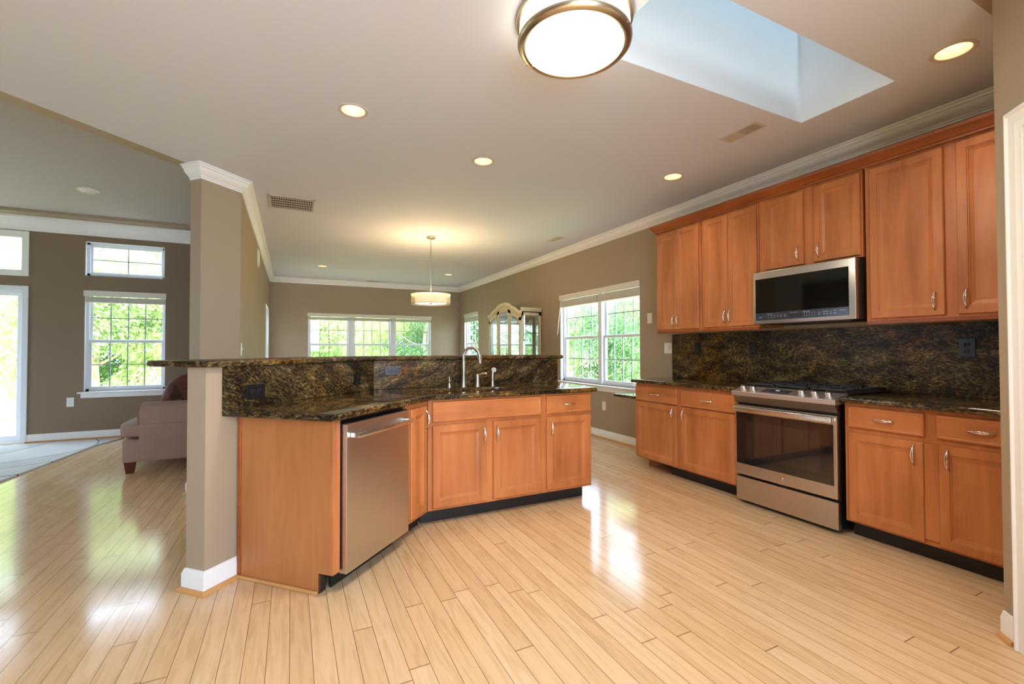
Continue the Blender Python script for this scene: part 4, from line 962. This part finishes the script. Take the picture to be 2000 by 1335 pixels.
m = MB(); drum(m, 0.27, PT, PB); sh = m.build('outer_shade', 'sheer', c, smooth=60)
m = MB(); drum(m, 0.273, PT+0.003, PT-0.004, th=0.006); drum(m, 0.273, PB+0.004, PB-0.003, th=0.006); m.build('shade_rim', 'cream', sh, smooth=60)
m = MB(); drum(m, 0.218, PT-0.006, PB+0.008); m.build('inner_shade', 'shade_in', c, smooth=60)
m = MB(); m.lathe([(0.0, PB+0.018), (0.214, PB+0.018), (0.214, PB+0.012), (0.0, PB+0.012)], seg=48); m.build('diffuser', 'shade_diff', c)
m = MB(); m.lathe([(0.0, PB+0.012), (0.016, PB+0.010), (0.014, PB+0.002), (0.005, PB-0.004), (0.0, PB-0.006)], seg=20); m.build('finial', 'nickel', c, smooth=50)
m = MB()
for k in range(4):
    a = k*math.pi/2+0.3; m.tube([(0, 0, PT+0.0), (math.cos(a)*0.269, math.sin(a)*0.269, PT)], 0.003, 6)
m.build('spokes', 'nickel', c)
for zz, en, sz in ((PT+0.01, LAMP_PENDANT, 0.15), ):
    ld = bpy.data.lights.new('pendant_lamp', 'POINT'); ld.energy = en; ld.color = (1.0, 0.68, 0.35); ld.shadow_soft_size = 0.06
    lo = bpy.data.objects.new('pendant_lamp', ld); C.objects.link(lo); lo.location = (0, 0, zz+0.03); lo.parent = c

# vents
def vent(label, x0, x1, y0, y1, bars_x, bars_y, hole=None, z=CEIL):
    c = thing('ceiling_vent', label, 'vent', ((x0+x1)/2, (y0+y1)/2, z), 0)
    w, d = (x1-x0)/2, (y1-y0)/2; b = 0.022
    m = MB(); m.box(-w, w, -d, -d+b, -0.008, -0.0005, 0.002); m.box(-w, w, d-b, d, -0.008, -0.0005, 0.002); m.box(-w, -w+b, -d, d, -0.008, -0.0005, 0.002); m.box(w-b, w, -d, d, -0.008, -0.0005, 0.002); m.build('frame', 'vent', c)
    h = hole or (-w+b, w-b, -d+b, d-b)
    m = MB(); m.box(-w+b*0.8, w-b*0.8, -d+b*0.8, d-b*0.8, -0.0015, -0.0005); m.build('backing', 'vent_hole', c)
    m = MB()
    for i in range(bars_x): x = -w+b+(2*w-2*b)*(i+0.5)/bars_x; m.box(x-0.0022, x+0.0022, -d+b, d-b, -0.006, -0.0015)
    for j in range(bars_y): y = -d+b+(2*d-2*b)*(j+0.5)/bars_y; m.box(-w+b, w-b, y-0.0025, y+0.0025, -0.0065, -0.0015)
    if hole: m.box(-w+b, w-b, -d+b, 0.0, -0.004, -0.0014) if hole == 'half' else None
    m.build('grille', 'vent', c); return c
vent('square return air grille in the ceiling by the angled wall end', -0.225, 0.225, 5.18, 5.64, 24, 5)
def half_vent(label, x0, x1, y0, y1):
    c = thing('ceiling_vent', label, 'vent', ((x0+x1)/2, (y0+y1)/2, CEIL), 0)
    w, d = (x1-x0)/2, (y1-y0)/2; b = 0.02
    m = MB(); m.box(-w, w, -d, d, -0.006, -0.0005, 0.002); m.build('frame', 'vent', c)
    m = MB(); m.box(-w+b, w-b, -d+b, -0.003, -0.0068, -0.0055); m.build('backing', 'vent_hole', c)
    m = MB()
    for j in range(11): y = -d+b+0.004+(d-b-0.01)*j/10.5; m.box(-w+b, w-b, y-0.0025, y+0.0025, -0.0095, -0.0062)
    for j in range(11): y = 0.004+(d-b-0.006)*j/10.5; m.box(-w+b, w-b, y-0.0035, y+0.0035, -0.008, -0.0055)
    m.build('louvres', 'vent', c); return c
half_vent('ceiling register with half dark louvres near the skylight', 2.885, 3.02, 2.055, 2.36)
half_vent('small ceiling register between pendant and right crown', 3.345, 3.465, 5.40, 5.68)
half_vent('tiny ceiling register against the far crown moulding', 1.54, 1.80, 10.70, 10.82)
c = thing('smoke_detector', 'round white smoke detector on the living room ceiling', 'smoke detector', (-2.08, 6.69, 3.05))
m = MB(); m.lathe([(0.10, -0.0005), (0.10, -0.008), (0.075, -0.012), (0.062, -0.03), (0.05, -0.042), (0, -0.044)], seg=32); m.build('housing', 'plate', c, smooth=40)
m = MB(); m.lathe([(0.048, -0.043), (0.030, -0.0455), (0, -0.0455)], seg=24); m.build('sensor_cap', 'vent', c, smooth=40)

# ------------------------------------------------------------------ china cabinet (front faces -X); local x = towards the camera (-Y)
YC1, YC0 = 8.15, 6.79
c = thing('china_cabinet', 'cream arched china cabinet with glass doors against the right wall', 'cabinet', (3.49, YC1, 0), HALF_R)
WC, DC = YC1-YC0, 0.385
m = MB(); m.box(0.0, WC, -0.03, DC, 0.06, 0.80, 0.004); m.box(-0.02, WC+0.02, -0.05, DC, 0.80, 0.84, 0.006); m.box(0.02, WC-0.02, 0.0, DC, 0.0, 0.06); m.build('buffet_base', 'cream', c)
for i in range(3):
    a = 0.03+i*(WC-0.06)/3; b = a+(WC-0.06)/3-0.015
    m = MB(); m.loops(a, b, 0.10, 0.76, [(i_, d-0.03) for i_, d in DOORLP], -0.03); m.build('buffet_door', 'cream', c)
def arch(x):   # cornice height along the front
    t = abs((x-WC/2)/(WC/2))
    if t < 0.46: return 1.975+0.085*math.sqrt(max(0.0, 1-(t/0.46)**2))
    if t < 0.50: return 1.975
    return 1.975-0.105*(0.5-0.5*math.cos(math.pi*(t-0.50)/0.50))
# carcass sides, back
m = MB(); m.box(0.0, 0.03, 0.0, 0.03, 0.84, 1.87); m.box(0.0, 0.03, DC-0.03, DC, 0.84, 1.87); m.box(WC-0.045, WC, 0.0, 0.04, 0.84, 1.885); m.box(WC-0.03, WC, DC-0.045, DC, 0.84, 1.885)
m.box(WC-0.03, WC, 0.0, DC, 1.81, 1.885); m.box(WC-0.03, WC, 0.0, DC, 0.84, 0.88); m.box(0.0, 0.03, 0, DC, 1.81, 1.87); m.box(0, WC, 0.0, DC, 1.86, 1.875); m.build('side_frame', 'cream', c)
m = MB(); m.box(0.01, WC-0.01, DC-0.014, DC-0.004, 0.84, 1.86); m.build('mirror_back', 'mirror', c)
m = MB(); m.box(WC-0.018, WC-0.013, 0.04, DC-0.045, 0.88, 1.81); m.build('side_glass', 'cab_glass', c)
m = MB()
for z in (1.20, 1.52): m.box(0.03, WC-0.03, 0.03, DC-0.02, z, z+0.006)
m.build('glass_shelves', thin_glass('shelf_glass', 0.25, (0.8, 0.95, 0.85, 1)), c)
# fascia with arched top: front frame built as columns of quads between the door heads and the cornice
m = MB(); N = 48
secs = [(0.0, 0.39), (0.42, 0.94), (0.97, WC)]
def head(x): return arch(x)-0.115
for i in range(N):
    xa, xb = WC*i/N, WC*(i+1)/N
    m.prism([(xa, head(xa)), (xb, head(xb)), (xb, arch(xb)-0.01), (xa, arch(xa)-0.01)], -0.002, 0.02, T=lambda x, z, y: (x, y, z))
bmesh.ops.remove_doubles(m.b, verts=m.b.verts, dist=1e-5)
m.build('arched_fascia', 'cream', c)
m = MB()
for off_, rr in ((0.0, 0.016), (-0.026, 0.010)):
    m.tube([(WC*i/40*1.04-0.03, -0.018 if off_ == 0 else -0.010, arch(WC*i/40)+off_) for i in range(41)], rr, 8)
m.build('cornice', 'cream_hi', c, smooth=50)
m = MB(); m.box(-0.015, WC+0.02, 0.0, DC, 1.875, 1.895, 0.003); m.box(WC-0.01, WC+0.025, -0.01, DC, 1.885, 1.935, 0.008); m.box(WC-0.01, WC+0.045, -0.02, DC, 1.915, 1.940, 0.005); m.build('side_cornice', 'cream', c)
for a, b in ((0.01, 0.41), (0.43, 0.93), (0.95, WC-0.02)):
    pass
for (a, b) in ((0.005, 0.44), (0.445, 0.915), (0.92, WC-0.005)):
    m = MB(); st = 0.055
    m.box(a, a+st, -0.018, 0.0, 0.86, head((a))+0.02); m.box(b-st, b, -0.018, 0.0, 0.86, head(b)+0.02); m.box(a, b, -0.018, 0.0, 0.86, 0.92)
    K = 14
    for i in range(K):
        xa, xb = a+(b-a)*i/K, a+(b-a)*(i+1)/K
        m.prism([(xa, head(xa)-0.035), (xb, head(xb)-0.035), (xb, head(xb)+0.02), (xa, head(xa)+0.02)], -0.018, 0.0, T=lambda x, z, y: (x, y, z))
    dd = m.build('glass_door', 'cream', c)
    m = MB(); 
    for i in range(K):
        xa, xb = a+(b-a)*i/K, a+(b-a)*(i+1)/K
        if xb < a+st*0.8 or xa > b-st*0.8: continue
        m.prism([(xa, 0.91), (xb, 0.91), (xb, head(xb)-0.03), (xa, head(xa)-0.03)], -0.010, -0.006, T=lambda x, z, y: (x, y, z))
    bmesh.ops.remove_doubles(m.b, verts=m.b.verts, dist=1e-5)
    m.build('pane', 'cab_glass', dd)
    m = MB(); m.tube([(a+st+(b-a-2*st)*i/20, -0.014, head(a+st+(b-a-2*st)*i/20)-0.085) for i in range(21)], 0.004, 6); m.build('arched_bead', 'cream_hi', dd)

# ------------------------------------------------------------------ sofa (arm side towards the camera), pillow, rug
c = thing('sofa', 'dusty rose sofa with rolled arm beyond the half wall', 'sofa', (-1.5, 5.72, 0))
m = MB(); m.box(0.0, 0.90, 0.0, 2.1, 0.11, 0.335, 0.015, 3); m.build('base', 'sofa', c, smooth=40)
for y in (0.0, 1.85):
    m = MB(); m.box(0.13, 0.905, y-0.004, y+0.224, 0.125, 0.505, 0.015, 3); m.build('arm_panel', 'sofa', c, smooth=40)
    m = MB(); pr = [(-0.002, 0.485), (-0.016, 0.49), (-0.022, 0.53), (-0.022, 0.60), (-0.010, 0.655), (0.03, 0.69), (0.10, 0.70), (0.19, 0.69), (0.235, 0.65), (0.25, 0.58), (0.24, 0.485)]
    P = [(a+y if y == 0 else y+0.22-a, z) for a, z in pr]
    vs = []
    for x, sc in ((0.125, 0.90), (0.135, 0.97), (0.155, 1.0), (0.5, 1.02), (0.91, 1.03)):
        cy_, cz_ = sum(p[0] for p in P)/len(P), 0.49
        vs.append([m.b.verts.new((x, cy_+(py-cy_)*sc, cz_+(pz-cz_)*sc)) for py, pz in P])
    for a_, b_ in zip(vs, vs[1:]):
        for i in range(len(P)): m.b.faces.new((a_[i], a_[(i+1) % len(P)], b_[(i+1) % len(P)], b_[i]))
    m.b.faces.new(vs[0]); m.b.faces.new(vs[-1][::-1]); rl = m.build('rolled_arm', 'sofa', c, smooth=60)
    m = MB(); m.tube([(0.128, cy_+(py-cy_)*0.96, cz_+(pz-cz_)*0.96) for py, pz in P], 0.005, 6); m.build('piping', 'piping', rl)
for k in range(2):
    m = MB(); y0 = 0.0 if k == 0 else 1.05
    m.blob(0.33, y0+0.525, 0.42, 0.40, 0.53, 0.085, 5, 32, 16); cu = m.build('seat_cushion', 'sofa', c, smooth=60)
    m = MB(); m.blob(0.66, y0+0.56, 0.68, 0.12, 0.42, 0.22, 4, 24, 14); m.build('back_cushion', 'sofa', c, smooth=60)
m = MB(); m.box(0.74, 0.90, 0.0, 2.1, 0.30, 0.82, 0.04, 3); m.build('backrest', 'sofa', c, smooth=40)
for x in (0.055, 0.84):
    for y in (0.05, 2.04):
        m = MB(); m.b.verts.ensure_lookup_table()
        p = [(x-0.028, y-0.028, 0), (x+0.028, y-0.028, 0), (x+0.028, y+0.028, 0), (x-0.028, y+0.028, 0), (x-0.043, y-0.04, 0.112), (x+0.043, y-0.04, 0.112), (x+0.043, y+0.04, 0.112), (x-0.043, y+0.04, 0.112)]
        m._newf(p, [(3, 2, 1, 0), (4, 5, 6, 7), (0, 1, 5, 4), (1, 2, 6, 5), (2, 3, 7, 6), (3, 0, 4, 7)]); m.build('leg', 'mahogany', c)
c = thing('throw_pillow', 'brown patchwork pillow with pink edge leaning on the sofa', 'pillow', (-1.02, 6.10, 0.50))
m = MB(); m.blob(0, 0, 0.24, 0.23, 0.20, 0.24, 3.2, 28, 16)
for v in m.b.verts: v.co.x += (v.co.z-0.24)*0.35
m.build('cover', 'pillow', c, smooth=60)
m = MB(); m.tube([(-0.21+0.06*(i/8), -0.06-0.0*i, 0.10+0.03*i) for i in range(-2, 6)], 0.012, 8); m.build('edge_trim', 'pink', c)

m = MB(); m.prism([(-2.10, 8.10), (-2.24, 7.6), (-2.44, 5.85), (-2.55, 4.9), (-4.9, 4.9), (-4.9, 8.10)], 0.0, 0.016, 0.005)
tag(m.build('area_rug', 'rug'), 'pale swirl patterned area rug in front of the sliding door', 'rug')

# ------------------------------------------------------------------ outdoors
m = MB(); m.box(-45, 45, 11.3, 60, -0.5, -0.45); m.box(4.2, 45, -20, 11.3, -0.5, -0.45); m.box(-45, -6.4, -20, 11.3, -0.5, -0.45); m.box(-6.4, -0.7, 8.5, 11.3, -0.5, -0.45)
struct(m.build('ground_lawn', 'lawn'), 'sunlit lawn outside the windows')
m = MB(); m.box(-6.2, -2.9, 8.42, 11.0, -0.45, -0.03)
struct(m.build('ground_patio', 'patio'), 'pale patio outside the sliding door')

def crown_mesh(name, seed, n, rx, rz, mat, leaf=0.16):
    rnd = random.Random(seed); me = bpy.data.meshes.new(name); vs = []; fs = []
    centers = [(rnd.uniform(-0.6, 0.6)*rx, rnd.uniform(-0.6, 0.6)*rx, rnd.uniform(-0.75, 0.75)*rz, rnd.uniform(0.28, 0.5)) for _ in range(16)]
    for i in range(n):
        cx, cy, cz, cr = rnd.choice(centers)
        while True:
            x, y, z = rnd.uniform(-1, 1), rnd.uniform(-1, 1), rnd.uniform(-1, 1); d = x*x+y*y+z*z
            if 0.25 < d < 1: break
        p = Vector((cx+x*cr*rx, cy+y*cr*rx, cz+z*cr*rx*0.8))
        q = Vector((rnd.gauss(0, 1), rnd.gauss(0, 1), rnd.gauss(0, 1))).normalized(); u = q.orthogonal().normalized(); w = q.cross(u); s = leaf*rnd.uniform(0.5, 1.2)
        b = len(vs); vs += [p-u*s, p+w*s*0.45, p+u*s, p-w*s*0.45]; fs.append((b, b+1, b+2, b+3))
    me.from_pydata([tuple(v) for v in vs], [], fs); me.materials.append(M[mat]); return me
CMS = [crown_mesh('crown_a', 1, 15000, 2.6, 2.6, 'leaf1', 0.075), crown_mesh('crown_b', 2, 17000, 2.4, 2.9, 'leaf2', 0.07), crown_mesh('crown_c', 3, 17000, 2.2, 3.0, 'leaf3', 0.07)]
def trunk_mesh(seed):
    rnd = random.Random(seed); m = MB(); m.tube([(0, 0, 0), (0.08, 0.05, 1.5), (0.02, -0.05, 3.2), (0.15, 0.0, 5.2)], [0.16, 0.13, 0.10, 0.04], 10)
    for i in range(9):
        z = 1.2+0.42*i; a = rnd.uniform(0, 6.28); l = rnd.uniform(0.9, 1.9)
        m.tube([(0.05, 0, z), (math.cos(a)*l*0.5, math.sin(a)*l*0.5, z+0.25*l), (math.cos(a)*l, math.sin(a)*l, z+0.7*l)], [0.05, 0.03, 0.012], 6)
    bmesh.ops.recalc_face_normals(m.b, faces=m.b.faces); me = bpy.data.meshes.new('trunk'); m.b.to_mesh(me); m.b.free(); me.materials.append(M['bark']); return me
TMS = [trunk_mesh(4), trunk_mesh(9)]
TREES = [ # az (deg from +Y), distance, crown height, scale, kind, label
 (-24, 16, 1.9, 1.0, 0, 'pale green tree seen through the sliding door glass'),
 (-19.5, 21, 3.0, 1.2, 1, 'mid green tree behind the left edge of the living room window'),
 (-16.5, 14.5, 2.2, 0.75, 1, 'bushy tree in the left part of the living room window'),
 (-13.5, 17, 2.4, 0.9, 2, 'dark green tree in the middle of the living room window'),
 (-10.5, 15, 2.0, 0.85, 0, 'light green tree in the right part of the living room window'),
 (-22, 24, 4.4, 1.5, 1, 'tall light green tree behind the transom over the sliding door'),
 (-14, 25, 4.8, 1.5, 1, 'tall tree behind the four-pane transom'),
 (1.5, 17, 1.6, 0.8, 1, 'green tree in the left section of the triple far window'),
 (4.5, 22, 1.8, 1.0, 0, 'light tree in the left-middle of the triple far window'),
 (8, 18, 1.5, 0.8, 0, 'pale tree in the middle section of the triple far window'),
 (11.5, 21, 1.9, 1.0, 1, 'mid green tree right of centre in the triple far window'),
 (15, 17.5, 1.4, 0.8, 2, 'dark tree at the right section of the triple far window'),
 (19, 22, 2.2, 1.1, 1, 'green tree behind the dining room corner'),
 (22.5, 17, 2.0, 1.0, 2, 'dark tree in the narrow corner window'),
 (27, 20, 2.0, 1.1, 0, 'light tree left of the double window view'),
 (31, 15, 1.1, 0.75, 0, 'yellow green tree at the left side of the double window'),
 (34.5, 18, 2.2, 0.9, 1, 'mid green tree left of centre in the double window'),
 (37.5, 14, 0.9, 0.7, 2, 'darker low tree right of centre in the double window'),
 (41, 17, 2.2, 1.0, 1, 'green tree at the right side of the double window'),
 (45, 15, 2.0, 1.0, 0, 'light tree past the right edge of the double window'),
]
tr = []
for i, (az, ds, ch, sc, kd, lb) in enumerate(TREES):
    a = math.radians(az); t = thing('garden_tree', lb, 'tree', (math.sin(a)*ds, math.cos(a)*ds, -0.46), i*1.7, 'trees outside the windows'); t.scale = (sc, sc, sc)
    o = bpy.data.objects.new('foliage', CMS[kd]); C.objects.link(o); o.parent = t; o.location = (0, 0, (ch+0.46)/sc)
    o = bpy.data.objects.new('trunk', TMS[i % 2]); C.objects.link(o); o.parent = t; o.scale = (1, 1, max(0.5, (ch+0.46+0.6)/sc/5.2*1.3))
